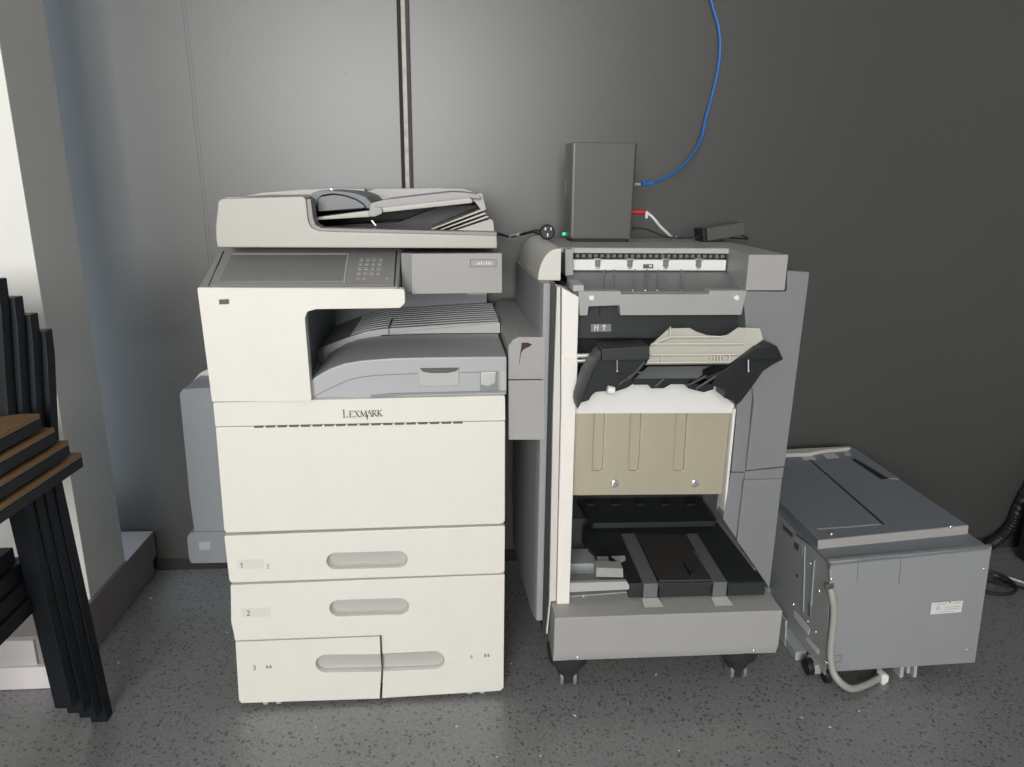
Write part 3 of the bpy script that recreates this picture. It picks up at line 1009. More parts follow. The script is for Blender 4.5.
# right column, split in an upper and a lower cover
ucol = [(742, 291), (787, 291.5), (787.6, 270.5), (810, 272), (785, 466.5), (746, 471), (754, 400), (746.5, 350), (745, 315)]
cu_ = obj('column_cover', MB().py(F.xz(ucol, 0), 0, .052, .003), 'colgrey', fn)
obj('column_band', MB().py(F.xz([(745.4, 471.2), (784, 467.6), (782.6, 478.4), (744.4, 479.6)], .006), .006, .052, .001), 'colgrey', fn)
obj('lower_cover', MB().py(F.xz([(744, 480.2), (782.4, 478.8), (769.6, 590), (765.8, 583), (758, 571.5), (737, 541)], .001), .001, .052, .003), 'colgrey', fn)
obj('inner_strip', MB().py(F.xz([(740, 380), (754, 380), (745.5, 472), (731.6, 472)], .008), .008, .05, .002), 'colgrey', fn)
obj('inner_strip', MB().py(F.xz([(731.2, 472.8), (745, 472.6), (737.6, 541), (723, 519)], .010), .010, .05, .002), 'colgrey', fn)
obj('edge_highlight', MB().py(F.xz([(733.4, 409), (736.2, 409), (725.2, 517), (723.4, 517)], .012), .012, .06, .001), 'offwhite', fn, label='pale edge highlight beside the gold plate')  # inner column edge, its thin highlight put into the pale colour

# crossbar with thumb screws
cb = F.xz([(578.5, 291.2), (621, 291.2), (621, 294.2), (709, 294.2), (709, 290.6), (747, 290.4), (741.5, 315), (620.4, 315.4), (619.6, 305.4), (588.6, 306.6), (587.6, 315.6), (579.6, 315.6)], -.002)
cross = obj('crossbar', MB().py(cb, -.002, .03, .0015), 'grey', fn)
for u in (591, 735.2):
    q = F.p(u, 297.4, -.002)
    obj('thumb_screw', MB().cyl((q.x, -.002, q.z), (q.x, -.012, q.z), .0065, .006, n=16, bevel=.001).dome((q.x, -.012, q.z), .0045, .002), 'offwhite', cross)
obj('corner_block', MB().py(F.xz([(573.2, 285.2), (584, 285), (584, 291.2), (573, 291.6)], -.004), -.004, .09, .001), 'grey_cool', fn)

# top: plate with a cut-out at the front, corner box at the right
ZT = 1.060
tp = [(shx1-.002, .155), (.432, .162), (.416, -.002), (.506, -.002), (.506, .47), (shx1-.002, .47)]
ty = .158
topc = obj('top_cover', MB().pz([(shx1-.004, ty), (.4300, ty), (.4695, .47), (shx1-.004, .47)], ZT-.012, ZT, .002), 'grey', fn)
obj('top_lip', MB().box(.05, .432, ty-.003, ty+.003, ZT-.0125, ZT-.001, .0008), 'grey_lt', topc)
cbx = [(F.pz(749.6, 254.6, ZT).x, -.003), (F.pz(788.3, 254.6, ZT).x, -.003), (.506, .47), (.470, .47), (.4305, .157)]
obj('corner_box', MB().pz(cbx, F.p(760, 290.6, -.003).z, ZT, .002), 'grey', fn)
obj('end_block', MB().py(F.xz([(565.2, 249.3), (573.2, 249.2), (573.4, 275.2), (565.4, 276)], .125), .125, .40, .0015), 'grey', fn)
# roller slot: dark slot, white guide bar with clips, sloped ribbed floor
obj('roller_slot', MB().box(.045, .428, ty+.012, ty+.03, ZT-.034, ZT-.012), 'black_matt', topc)
rl = MB()
for k in range(26):
    x = .055+k*.0145
    rl.cyl((x, ty+.012, ZT-.020), (x+.008, ty+.012, ZT-.020), .0045+.0012*(k % 3 == 0), n=10)
obj('roller', rl, 'slate', topc)
gb = MB().box(.043, .427, ty-.004, ty+.012, F.p(640, 270.2, ty).z, F.p(640, 259.6, ty).z, .001)
guide = obj('guide_bar', gb, 'offwhite', fn, label='white paper guide bar with four clips')
for u in (597.6, 629.8, 665.6, 698.4):
    a = F.p(u-2.4, 258.6, ty-.004); c = F.p(u+2.4, 266.6, ty-.004)
    cl = obj('clip', MB().box(a.x, c.x, ty-.007, ty-.003, c.z, a.z-.003, .0008), 'grey_dk', guide)
    obj('clip_tab', MB().box(a.x-.003, c.x+.001, ty-.012, ty-.002, a.z-.004, a.z+.001, .0006).box(a.x+.001, c.x-.002, ty-.010, ty-.003, c.z-.004, c.z, .0006), 'steel', cl)
a = F.p(643.2, 264.2, ty-.004); c = F.p(653, 268.4, ty-.004)
sw = obj('sensor_window', MB().box(a.x, c.x, ty-.0055, ty-.003, c.z, a.z, .0004), 'ink', guide)
a2 = F.p(649.2, 265, ty-.006)
obj('sensor_tab', MB().box(a2.x, a2.x+.006, ty-.0075, ty-.005, a2.z-.005, a2.z, .0004), 'label', sw)
zA = F.p(640, 270.6, ty).z-.001; zB = F.p(640, 291.5, .028).z
chute = obj('chute_floor', MB().px([(ty+.006, zA), (.024, zB), (.024, zB-.006), (ty+.006, zA-.006)], .043, .428), 'grey_dk', fn)
cr = MB()
for u0, u1 in ((604.8, 602), (614.4, 612), (635.6, 633.6), (647.4, 645.6), (658.6, 657), (682, 680.6)):
    t0 = F.p(u0, 272, ty-.008); t1 = F.p(u1, 291, .03)
    cr.prism([(t0.x-.0022, ty-.004, zA+.001), (t0.x+.0022, ty-.004, zA+.001), (t1.x+.0022, .026, zB+.001), (t1.x-.0022, .026, zB+.001)], (0, 0, .0035), .0005)
obj('chute_rib', cr, 'slate', chute)
pn_ = MB()
for u in (632.8, 645, 657):
    q = F.p(u, 290.4, .026)
    pn_.dome((q.x, .024, q.z), .0022, .001)
obj('rivet', pn_, 'chrome', chute)
obj('box_flank', MB().prism([(.431, .155, ZT-.001), (cbx[0][0]-.001, -.002, ZT-.001), (cbx[0][0]-.001, -.002, F.p(745, 290.4, 0).z), (.431, .155, F.p(729, 270, ty).z-.05)], (.003, .002, 0)), 'grey', fn)

# dark panel with the height mark
yd = .045
dk = obj('exit_panel', MB().py(F.xz([(575, 300), (748, 300), (744, 338.6), (577, 338.6)], yd), yd, .06, .002), 'black_soft', fn)
obj('slot_mark', MB().py(F.xz([(599.2, 306), (600.6, 306), (600.4, 316), (599, 316)], yd-.0005), yd-.001, yd+.001), 'black_matt', dk)
lb = obj('height_label', MB().py(F.xz([(591, 324.2), (611, 324), (611, 331.4), (591, 331.8)], yd-.0008), yd-.0014, yd+.001), 'lblgrey', dk, label='grey label with white letter and up arrow')
q = F.p(594.4, 330.6, yd-.0016); q2 = F.p(602.2, 330.4, yd-.0016)
hh = .0135
obj('label_print', MB().strokes(text('H', hh, .0026), q, (1, 0, 0), (0, 0, 1), (0, -1, 0), .0006).strokes(text('^', hh, .0026), q2, (1, 0, 0), (0, 0, 1), (0, -1, 0), .0006), 'label', lb)
obj('exit_slot', MB().box(xi0, xi1+.02, .10, .12, .74, .93), 'black_matt', fn)

# output tray with arms
OX = [(569, 356)]
ya = -.085
tray_left = [(600.6, 348.2), (646, 345), (649, 346), (649, 358.4), (644, 366), (633, 377.5), (633, 384.2), (627.5, 388), (610, 393.6), (605, 391.4), (596, 392.2), (592, 395.5), (589, 400.6), (580, 403.2), (577.4, 408.6), (576.6, 404), (582, 382), (590, 366), (600, 355)]
tray_right = [(760.5, 345), (776, 345.6), (781, 354.4), (782.6, 360), (772, 365.4), (763, 371.6), (755, 383.4), (741, 402), (735.5, 406), (734, 401.4), (724.2, 398), (724.6, 390.4), (714, 386.2), (714, 389.6), (704, 392.6), (688, 388.6), (688, 380), (706, 377.4), (724, 370.4), (748, 352)]
ot = obj('output_tray', MB().py(F.xz(tray_left, ya), ya, -.03, .002), 'black', fn, label='black paper tray on two arms')
obj('right_arm', MB().py(F.xz(tray_right, ya), ya, -.03, .002), 'black', ot)
la = [(577, 409), (576.5, 398), (585, 372), (599, 350), (601, 350), (601, 357), (593, 370), (587, 385), (581, 402)]
obj('left_arm', MB().py(F.xz(la, ya-.006), ya-.012, -.045, .002), 'black_soft', ot)
obj('front_rail', MB().py(F.xz([(601, 348.4), (648.6, 345.6), (648.8, 359), (601.8, 360.2)], ya-.010), ya-.016, ya+.02, .0015), 'black_soft', ot)
obj('end_rail', MB().py(F.xz([(757, 347), (776, 345.4), (782.4, 359), (736, 359.4)], ya-.010), ya-.016, ya+.02, .0015), 'black', ot)
mid = [(648, 366.4), (726, 365.6), (716, 378.2), (634, 378.8)]
m0 = [F.p(u, v, -.01 if v < 370 else ya+.002) for u, v in mid]
obj('tray_floor', MB().prism(m0, (0, .004, -.006), .001), 'trayflat', ot, label='grey green tray floor')
obj('floor_edge', MB().py(F.xz([(633.4, 379), (716, 378.4), (712, 384.4), (671, 384.4), (664, 388.4), (651, 388.6), (650, 384.8), (633.6, 385)], ya), ya, ya+.05, .001), 'black', ot)
for u in (617.2, 748.4):
    a = F.p(u, 359.6, ya-.014); c = F.p(u, 371, ya-.014)
    obj('pin', MB().cyl(a, c, .0016, n=8).ball(c, .003), 'steel', ot)
for (u0, v0, u1, v1) in ((619, 373, 632, 383), (632, 375, 619, 385), (645, 362, 628, 381), (689, 385, 706, 376), (696, 389, 716, 376), (655, 387, 664, 379)):
    a, c = F.p(u0, v0, ya-.004), F.p(u1, v1, ya-.004)
    obj('brace', MB().cyl(a, c, .0035, n=6), 'black_soft', ot)
obj('roller_end', MB().cyl(F.p(607, 389.4, ya-.004), F.p(614, 391, ya-.004), .009, n=14, bevel=.001), 'offwhite', ot)
obj('shaft', MB().cyl(F.p(577, 355.6, -.02), F.p(594, 355.2, -.02), .005, n=10).cyl(F.p(577, 361, -.03), F.p(590, 360.4, -.03), .004, n=10), 'steel', ot)
# frosted stopper, leaning back
g_o = [(649.4, 347.6), (651, 344.4), (669, 328.2), (690, 327.8), (696, 331.4), (707, 335), (720, 335.9), (727.5, 334.6), (738, 327.4), (760, 328.2), (763.2, 339.6), (729.4, 363.8), (645.6, 364.6), (649.6, 357)]
gp0 = F.p(700, 364, -.098); gn = Vector((0, -1, .55)).normalized()
gpts = [F.plane(u, v, gp0, gn) for u, v in g_o]
stp = obj('paper_stop', MB().prism(gpts, -gn*.003, .0008), 'clear', ot, label='frosted clear plastic paper stop')
ribs = MB()
for pts in ([(650, 345.5), (742, 345.3)], [(649.6, 356.4), (736, 355.8)], [(668.6, 338.6), (720, 338.4)], [(646, 364.2), (729, 363.4)], [(669, 328.6), (668.4, 339)], [(668.4, 339), (650, 346)]):
    a, c = (F.plane(u, v, gp0+gn*.001, gn) for u, v in pts)
    ribs.strokes([(0, 0, (c-a).length, 0, .0022)], a, (c-a).normalized(), gn.cross((c-a).normalized()), gn, .012)
for u in (661, 709.4, 713, 716, 719, 722, 728):
    a, c = F.plane(u, 356.4, gp0, gn), F.plane(u-.6, 364, gp0, gn)
    ribs.strokes([(0, 0, (c-a).length, 0, .0016)], a, (c-a).normalized(), gn.cross((c-a).normalized()), gn, .010)
obj('stop_rib', ribs, 'clear_rib', stp)

# pale sheet, gold plate
yp = .030
wp = obj('pale_panel', MB().py(F.xz([(580, 372), (738, 372), (733.5, 413.2), (574.5, 413.6)], yp-.010), yp-.010, yp-.0065, .001), 'offwhite', fn, label='off white panel above the gold plate')
gg = []
for (t0, t1, b0, b1) in ((594.6, 605, 592.2, 602.6), (631, 641.6, 628.6, 638.6), (677, 687.6, 673.4, 683.6)):
    q = F.xz([(t0+.3, 406), (t1+.3, 406), (b1, 471.4), (b0, 471.4)], yp-.006)
    gg.append(rounded(q, [.001, .001, .007, .007]))
gp = obj('gold_plate', MB().panel(F.xz([(576.2, 400), (731.6, 400), (722, 494.4), (572.4, 495.6)], yp-.006), gg, yp-.006, yp+.004, .0024), 'gold', fn, label='gold toned zinc plate with three pressed grooves')
obj('groove_floor', MB().box(xi0+.01, xi1-.03, yp+.004, yp+.007, F.p(650, 480, yp).z, F.p(650, 402, yp).z), 'gold', gp)
for u, v in ((614.4, 483.4), (694.8, 483)):
    q = F.p(u, v, yp-.006)
    obj('screw', MB().dome((q.x, yp-.006, q.z), .0118, .006), 'chrome', gp)

# lower tray: black deck with two grey guide rails, raised plate at the back
zd = .270
deck = [F.pz(u, v, zd) for u, v in ((629.5, 583.4), (765.6, 581.6), (762, 575), (719.6, 523), (583, 526), (582, 538), (590, 550), (597.5, 557), (628, 577))]
lt = obj('lower_tray', MB().pz([(p_.x, p_.y) for p_ in deck], zd-.012, zd, .002), 'black_soft', fn, label='black lower tray with two grey rails')
fr1 = F.pz(629.5, 583.4, zd); fr2 = F.pz(765.6, 581.6, zd)
obj('deck_front', MB().box(fr1.x, F.pz(643, 583, zd).x, fr1.y-.001, fr1.y+.02, zt_+.006, zd-.004, .002)
    .box(F.pz(659.5, 583, zd).x, F.pz(712, 582, zd).x, fr1.y-.004, fr1.y+.02, zt_+.006, zd-.002, .002)
    .box(F.pz(727.6, 582, zd).x, fr2.x, fr2.y-.003, fr2.y+.02, zt_+.010, zd-.001, .002), 'black_soft', lt)
cd = [F.pz(u, v, zd+.004) for u, v in ((659.5, 580.4), (712, 579.6), (687, 534), (637, 534))]
obj('centre_deck', MB().pz([(p_.x, p_.y) for p_ in cd], zd-.004, zd+.004, .002), 'deck', lt)
sl = F.xz([(0, 0)], 0)
for (a, b_, c, d_) in (((621.5, 533.5), (634.5, 533), (657.6, 582), (643.6, 583)), ((686.5, 533.5), (697, 533), (726.6, 580.6), (713.4, 581.6))):
    q = [F.pz(u, v, zd+.006) for u, v in (a, b_, c, d_)]
    rail = MB().pz([(p_.x, p_.y) for p_ in q], zd-.002, zd+.006, .001)
    f0, f1 = q[3], q[2]
    yy = min(f0.y, f1.y)
    rail.box(f0.x, f1.x, yy-.004, yy+.004, zt_+.012, zd+.006, .002)
    ro = obj('guide_rail', rail, 'belt', lt)
    obj('rail_foot', MB().prism([(f0.x-.004, yy-.004, zt_+.012), (f1.x+.002, yy-.004, zt_+.012), (f1.x+.010, yy-.03, zt_+.003), (f0.x-.002, yy-.03, zt_+.003)], (0, .004, -.002), .0005), 'grey_lt', ro)
gw = [F.pz(u, v, zd+.005) for u, v in ((682, 562), (684.4, 562), (692.4, 576), (690, 577))]
obj('stop_slot', MB().pz([(p_.x, p_.y) for p_ in gw], zd+.002, zd+.0048).box(gw[0].x, gw[0].x+.006, gw[3].y, gw[3].y+.012, zd+.003, zd+.014, .001), 'black_matt', lt)
g1 = [F.pz(u, v, zd+.005) for u, v in ((693.6, 551), (695, 551), (708.6, 572), (707.4, 572.4))]
obj('deck_glint', MB().pz([(p_.x, p_.y) for p_ in g1], zd+.003, zd+.0052), 'steel', lt)
zp = .294
pl = [F.pz(u, v, zp) for u, v in ((592.4, 523.4), (717.4, 521.2), (710, 512), (700, 497), (577, 499))]
obj('raised_plate', MB().pz(rounded([(p_.x, p_.y) for p_ in pl], [.012, .012, .002, .002, .002]), zp-.016, zp, .003), 'black_soft', lt)
for k in range(5):
    a = F.pz(590+k*25, 504, zp+.001)
    obj('plate_rib', MB().box(a.x-.012, a.x+.014, a.y-.01, a.y+.02, zp-.002, zp+.006, .001), 'black', lt)
lbl = F.xz([(594, 556.2), (625, 554.8), (626, 562.6), (597, 564.6)], .06)
m1 = MB()
for q4 in ([(597, 556.5), (608, 556.2), (609.5, 563), (598, 563.6)], [(611, 556.2), (625, 555.6), (625.6, 560), (619, 563)]):
    m1.pz([(p_.x, p_.y) for p_ in [F.pz(u, v, zd+.001) for u, v in q4]], zd-.001, zd+.001)
obj('caution_label', m1, 'label', lt)
sd = [F.pz(u, v, zd-.006) for u, v in ((583, 540), (597.5, 557.5), (630, 578), (630, 584), (592, 575), (590, 556))]
bq = F.xz([(596.5, 567.8), (623, 568.6), (623.4, 577.6), (596, 577)], .015)
obj('side_block', MB().py(bq, .015, .05, .001), 'grey', lt)
obj('floor_lip', MB().py(F.xz([(569.4, 583.2), (627, 581.6), (631.6, 589.4), (569, 592.4)], .008), .008, .020, .001), 'grey_lt', fn)
obj('floor_sheet', MB().pz([(xi0-.003, .02), (.50, .055), (.50, .44), (xi0-.003, .44)], zt_+.0032, zt_+.006), 'zinc', fn)
obj('floor_step', MB().box(xi0-.003, F.pz(594, 560, .25).x, .12, .20, zt_+.006, .262, .002), 'zinc', fn)
q = F.pz(583.8, 596, zt_+.003)
obj('screw', MB().dome((q.x, q.y, zt_+.0028), .004, .002, (0, 0, 1)), 'chrome', base)

# ================================================================== THINGS ON THE FINISHER
ZS = ZT+.0005
ro_ = Vector((.362, 1.855, ZS))
rt_ = thing('router_box', 'upright black router box standing on top of the grey finisher', 'router', loc=ro_)
rp = rounded([(.2805, 1.855), (.4405, 1.855), (.446, 1.865), (.446, 1.945), (.300, 1.965), (.276, 1.93)], [.010, .006, .004, .006, .01, .006])
q0 = W.p(571.5, 239.5, 1.855); q1 = W.p(572.4, 142, 1.855)
rings = []
for z, s_ in ((ZS+.008, .965), (ZS+.02, .975), (q1.z-.003, 1.0), (q1.z, .985)):
    cx_, cy_ = .362, 1.90
    rings.append([(cx_+(x-cx_)*s_, cy_+(y-cy_)*s_, z) for x, y in rp])
obj('casing', MB().loft(rings, .0015), 'router', rt_, ro_)
obj('foot', MB().pz([(.362+(x-.362)*.90, 1.90+(y-1.90)*.90) for x, y in rp], ZS, ZS+.0085), 'black_matt', rt_, ro_)
sx = .2765
obj('side_label', MB().prism([(.2845, 1.893, 1.150), (.2800, 1.923, 1.150), (.2785, 1.923, 1.212), (.2825, 1.893, 1.212)], (-.002, -.001, 0)), 'grey', rt_, ro_)
obj('status_light', MB().box(.272, .279, 1.905, 1.915, ZS+.012, ZS+.020, .001), 'led', rt_, ro_, label='small green light')

# blue network cable
bl = [W.p(640.5, 184.3, 1.905), W.p(652, 183.2, 1.91), W.p(668, 176.4, 1.95), W.p(686, 162.5, 2.02), W.p(700.5, 141, 2.09), W.p(706, 118, 2.12), W.p(714, 88, 2.135), W.p(719.6, 58, 2.14), W.p(719, 30, 2.14), W.p(712, 4, 2.14)]
bl += [Vector((.655, 2.14, 1.80)), Vector((.62, 2.14, 2.1)), Vector((.63, 2.14, 2.6)), Vector((.62, 2.14, 2.999))]
bo = bl[0].copy()
bc = thing('network_cable', 'blue network cable hanging down the wall into the router', 'cable', loc=bo)
obj('cable', MB().tube(bl[1:], .0036, 10, 6), 'blue', bc, bo)
bt = MB()
for k in range(4):
    a = bl[0].lerp(bl[1], .12+k*.22); c = bl[0].lerp(bl[1], .12+k*.22+.15)
    bt.cyl(a, c, .0078-.0008*k, n=12, bevel=.0008)
obj('boot', bt, 'blue', bc, bo)
obj('connector', MB().cyl(Vector((.446, 1.905, bo.z)), bl[0], .0035, n=8), 'grey', bc, bo)

# white cable with red boot
wl = [W.p(638, 212, 1.905), W.p(646, 212.2, 1.90), W.p(652.5, 217, 1.89), W.p(660, 226, 1.89), W.p(668, 233.6, 1.90), Vector((.575, 1.93, ZS+.004)), Vector((.60, 1.99, ZS+.004))]
wo = wl[0].copy()
wc = thing('patch_cable', 'short white cable with a red boot curving down from the router', 'cable', loc=wo)
obj('cable', MB().tube(wl[1:], .0034, 10, 6), 'cablewhite', wc, wo)
obj('boot', MB().cyl(Vector((.4455, 1.905, wo.z)), wl[1], .0062, .0052, n=12, bevel=.001), 'red', wc, wo, label='red boot')
obj('strain_tab', MB().box(wl[1].x-.002, wl[1].x+.005, wl[1].y-.005, wl[1].y+.003, wl[1].z-.016, wl[1].z+.003, .0015), 'cablewhite', wc, wo)

# power brick
ao = W.p(721, 236, 1.90); ao.z = ZS
ad = thing('power_adapter', 'black power adapter brick lying on the finisher right of the router', 'adapter', loc=ao)
am = Matrix.Translation(ao) @ Matrix.Rotation(R(8), 4, 'Z') @ Matrix.Rotation(R(-9), 4, 'Y')
obj('casing', MB().box(-.048, .056, -.025, .030, .0095, .043, .003, mtx=am), 'router', ad, ao)
obj('end_cap', MB().box(-.060, -.0475, -.025, .030, .0085, .043, .003, mtx=am), 'black', ad, ao)
obj('casing_foot', MB().box(-.050, .0, -.022, .026, .0, .013, .002, mtx=Matrix.Translation(ao)), 'black', ad, ao)
cl0 = am @ Vector((-.06, 0, .022))
pc = [Vector((.4455, 1.905, W.p(636, 228, 1.905).z)), Vector((.49, 1.90, ZS+.030)), Vector((.54, 1.89, ZS+.012)), Vector((.60, 1.89, ZS+.008)), cl0]
obj('lead', MB().tube(pc, .0022, 8, 6).cyl(pc[0], pc[0]+Vector((.014, 0, -.002)), .004, n=10), 'rubber', ad, ao)
cl1 = am @ Vector((.056, .01, .016))
obj('lead', MB().tube([cl1, cl1+Vector((.02, .01, -.012)), Vector((cl1.x+.04, cl1.y+.03, ZS+.003)), Vector((cl1.x+.01, cl1.y+.075, ZS+.003))], .0022, 8, 6), 'rubber', ad, ao)

# loose mains plug at the shoulder
po = W.p(547, 238, 1.84); po.z = shz1+.0005
pp = thing('mains_plug', 'black mains plug lying loose on the rounded left shoulder of the finisher', 'plug', loc=po)
pm = Matrix.Translation(po)
obj('plug_body', MB().loft([[po+Vector((math.cos(2*math.pi*k/14)*r_, d_, .019+math.sin(2*math.pi*k/14)*r_)) for k in range(14)] for d_, r_ in ((-.012, .016), (-.009, .019), (.008, .019), (.014, .013))], .001), 'black', pp, po)
obj('pin', MB().box(-.008, -.005, -.022, -.011, .024, .031, .0006, mtx=pm).box(.006, .009, -.022, -.011, .024, .031, .0006, mtx=pm).box(-.002, .001, -.022, -.011, .009, .017, .0006, mtx=pm), 'steel', pp, po)
cd_ = [po+Vector((-.014, .004, .017)), po+Vector((-.032, .008, .020)), W.p(521, 234.5, 1.90), W.p(509, 236.5, 2.0), W.p(498, 234, 2.11), W.p(470, 231, 2.13), Vector((-.05, 2.13, .8))]
obj('lead', MB().tube(cd_, .0035, 8, 6).cyl(cd_[0], cd_[1], .008, .005, n=12), 'rubber', pp, po)
ta, tb = W.p(510, 236.4, 1.992), W.p(520, 234.6, 1.906)
obj('wire_tie', MB().cyl(ta, tb, .0045, n=10), 'label', pp, po, label='white wrap on the black lead')

# ================================================================== CABINET AT THE RIGHT
K = Frame((.9019, 1.4777, 0), (0, -4.67, -.15))
cb_ = thing('paper_cabinet', 'low grey paper feeder cabinet with a lid, leaning beside the finisher', 'cabinet', K)
KW, KZ0, KH = .3874, .0326, .3433
obj('body', MB().box(.004, KW-.006, .012, .62, KZ0+.004, KH-.004, .002), 'slate', cb_)
fpx = [(829.5, 561.5), (992, 547), (975, 662.6), (831.4, 672)]
kf = obj('front_cover', MB().py(K.xz(fpx, 0), 0, .014, .0015), 'cabgrey', cb_, label='flat grey front sheet')
# seams on the front sheet
ks = MB()
for pts in ([(858.6, 559.6), (857, 582)], [(901.4, 556), (898.6, 584.6)], [(858.6, 559.8), (901.4, 556.2)]):
    a, c = K.xz(pts, -.0003)
    ks.strokes([(a[0], a[1], c[0], c[1], .0014)], (0, -.0003, 0), (1, 0, 0), (0, 0, 1), (0, -1, 0), .001)
obj('pressed_seam', ks, 'grey_dk', kf)
for u, v in ((831.6, 579), (984, 569), (967, 650), (827.4, 663)):
    q = K.p(u, v, 0)
    obj('screw', MB().dome((q.x, 0, q.z), .0035, .002), 'chrome', kf)
sl_ = obj('warning_label', MB().py(K.xz([(931.8, 603), (949, 601.8), (949.2, 603.6), (951, 603.4), (951, 601.6), (963, 600.8), (961, 612), (930.4, 614.4)], -.0004), -.0008, .001), 'label', kf, label='white printed label on the grey front')
wl_ = []
for (u0, v0, u1, v1, w_) in ((934, 604.6, 947, 603.7, .0010), (945, 607.3, 960, 606.2, .0012), (944.6, 609.3, 959, 608.3, .0010), (937, 612.2, 955, 611, .0008), (953.5, 603, 961, 602.5, .0014), (936, 609.4, 940.6, 609, .0012), (936, 609.4, 938.3, 605.8, .0012), (940.6, 609, 938.3, 605.8, .0012)):
    a, c = K.xz([(u0, v0), (u1, v1)], -.0009)
    wl_.append((a[0], a[1], c[0], c[1], w_))
obj('label_print', MB().strokes(wl_, (0, -.0009, 0), (1, 0, 0), (0, 0, 1), (0, -1, 0), .0003), 'ink_soft', sl_)
obj('knockout', MB().panel(K.xz([(833, 655.6), (841.8, 654.8), (841.8, 661.8), (833, 662.6)], -.0004), [K.xz([(834, 656.4), (841, 655.7), (841, 661.1), (834, 661.7)], -.0004)], -.0008, .001, .0001), 'grey_dk', kf)
# left flank sheet metal
ksd = obj('side_sheet', MB().box(-.001, .006, .013, .60, KZ0, KH-.003, .001), 'zinc', cb_, label='bare galvanised side sheet')


def side(pts, x=-.0015, th=.0012):
    q = [K.px(u, v, x) for u, v in pts]
    return MB().prism(q, (-th, 0, 0))


obj('white_strip', side([(793.6, 610.2), (796, 611.4), (810, 628.4), (808.4, 634.8), (794.6, 617)]), 'label', ksd, label='white strip')  # white strip lying flat on the side sheet
obj('white_strip', side([(806.6, 636.2), (819, 649.6), (818.4, 654.6), (806.6, 640.4)]), 'label', ksd, label='white strip')
obj('socket', side([(794.6, 541.4), (799.4, 545), (798.8, 551.6), (794.2, 547.4)]), 'ink', ksd)
obj('socket_plate', side([(792.6, 536.6), (803, 545), (802.6, 556), (792, 546)], -.001, .0012), 'zinc', ksd)
obj('vent_gap', side([(783.4, 524.4), (793, 533.8), (792.8, 538), (783.2, 529)]), 'ink', ksd)
obj('vent_gap', side([(796, 533), (812, 545.6), (811.6, 546.6), (796, 534.6)]), 'ink', ksd)
obj('screw_hole', side([(796, 574), (798, 574.6), (798, 577.6), (796.2, 577)]), 'ink', ksd)
obj('catch', side([(808.4, 602), (810.6, 604), (810.8, 617), (808, 615)]), 'grey_dk', ksd)
obj('pressed_seam', side([(804.4, 545), (805.4, 546), (803.8, 612), (802.6, 611)], -.001, .002), 'zinc', ksd)
obj('pressed_seam', side([(813.8, 560), (815, 561), (811.6, 606), (810.4, 605)], -.001, .002), 'zinc', ksd)
for u, v, r_ in ((810.8, 563.2, .004), (793.4, 604, .006), (808, 621, .004), (818.6, 590.6, .008), (816, 631.6, .004), (826, 661.4, .004)):
    q = K.px(u, v, -.001)
    obj('screw', MB().dome(q, r_*.8, .004, (-1, 0, 0)), 'chrome', ksd)
obj('corner_flange', MB().box(-.0016, .0, -.001, .035, KZ0, KH-.004, .0003), 'zinc', cb_)
obj('flange_slot', MB().py(K.xz([(829, 563.8), (831, 563.4), (830.6, 568.6), (829, 569.6)], -.0012), -.002, .001), 'ink', cb_)
# docking bracket at the low back of the flank
bq_ = obj('dock_bracket', MB().box(-.030, .002, .10, .36, .004, .030, .002).box(-.032, -.026, .16, .36, .004, .085, .002).box(-.028, .0, .33, .345, .01, .075, .001), 'zinc', cb_)
# top flange and lid
obj('top_sheet', MB().box(-.004, KW+.001, -.002, .62, KH-.005, KH, .001), 'slate', cb_)
lidc = obj('lid', MB().box(.001, .381, .0697, .632, KH, .3688, .002), 'slate', cb_, label='dark grey lid on the cabinet')
zl = .3688
def onlid(pts, h=.0012, z=zl):
    q = [K.pz(u, v, z) for u, v in pts]
    return MB().pz([(p_.x, p_.y) for p_ in q], z-.0005, z+h)
obj('lid_front', MB().box(.0, .382, .068, .0725, KH+.0005, zl-.001, .0008), 'grey', lidc)
obj('lid_seam', onlid([(803.2, 454.6), (804.4, 454.2), (884.8, 524.2), (883, 524.8)], .0008), 'black_matt', lidc)
obj('lid_seam', onlid([(817.4, 528.4), (881, 523.8), (881.2, 524.8), (817.6, 529.6)], .0008), 'grey', lidc)
obj('grip_slot', onlid([(851.6, 459.6), (855, 459), (889, 478.8), (881, 479.4)], .0008), 'black_matt', lidc)
obj('lid_rail', onlid([(847, 449.4), (854, 449), (899, 479.6), (889.4, 479.0), (853.4, 458)], .004), 'slate', lidc)
obj('instruction_label', onlid([(799.6, 455.2), (812, 454.6), (816.4, 459.6), (804, 460.4)], .0009), 'grey_lt', lidc)
obj('instruction_label', onlid([(822.4, 454.2), (834.6, 453.6), (839.4, 457.8), (827, 458.6)], .0009), 'grey_lt', lidc)
obj('instruction_label', onlid([(843.6, 452.4), (851.4, 452), (853, 455.2), (846, 456)], .0009), 'grey', lidc)
brd = [K.pz(u, v, zl+.012) for u, v in ((780, 449.4), (848.4, 446.2), (850.8, 447.4), (824, 449.8), (808, 453), (780, 454))]
obj('rear_trim', MB().pz([(p_.x, p_.y) for p_ in brd], zl, zl+.012, .0015), 'grey_lt', lidc, label='pale strip along the back of the lid')
for u, v in ((831.6, 534.4), (951, 527)):
    q = K.p(u, v, .068)
    obj('screw', MB().dome((q.x, .068, q.z), .0045, .003), 'chrome', lidc)
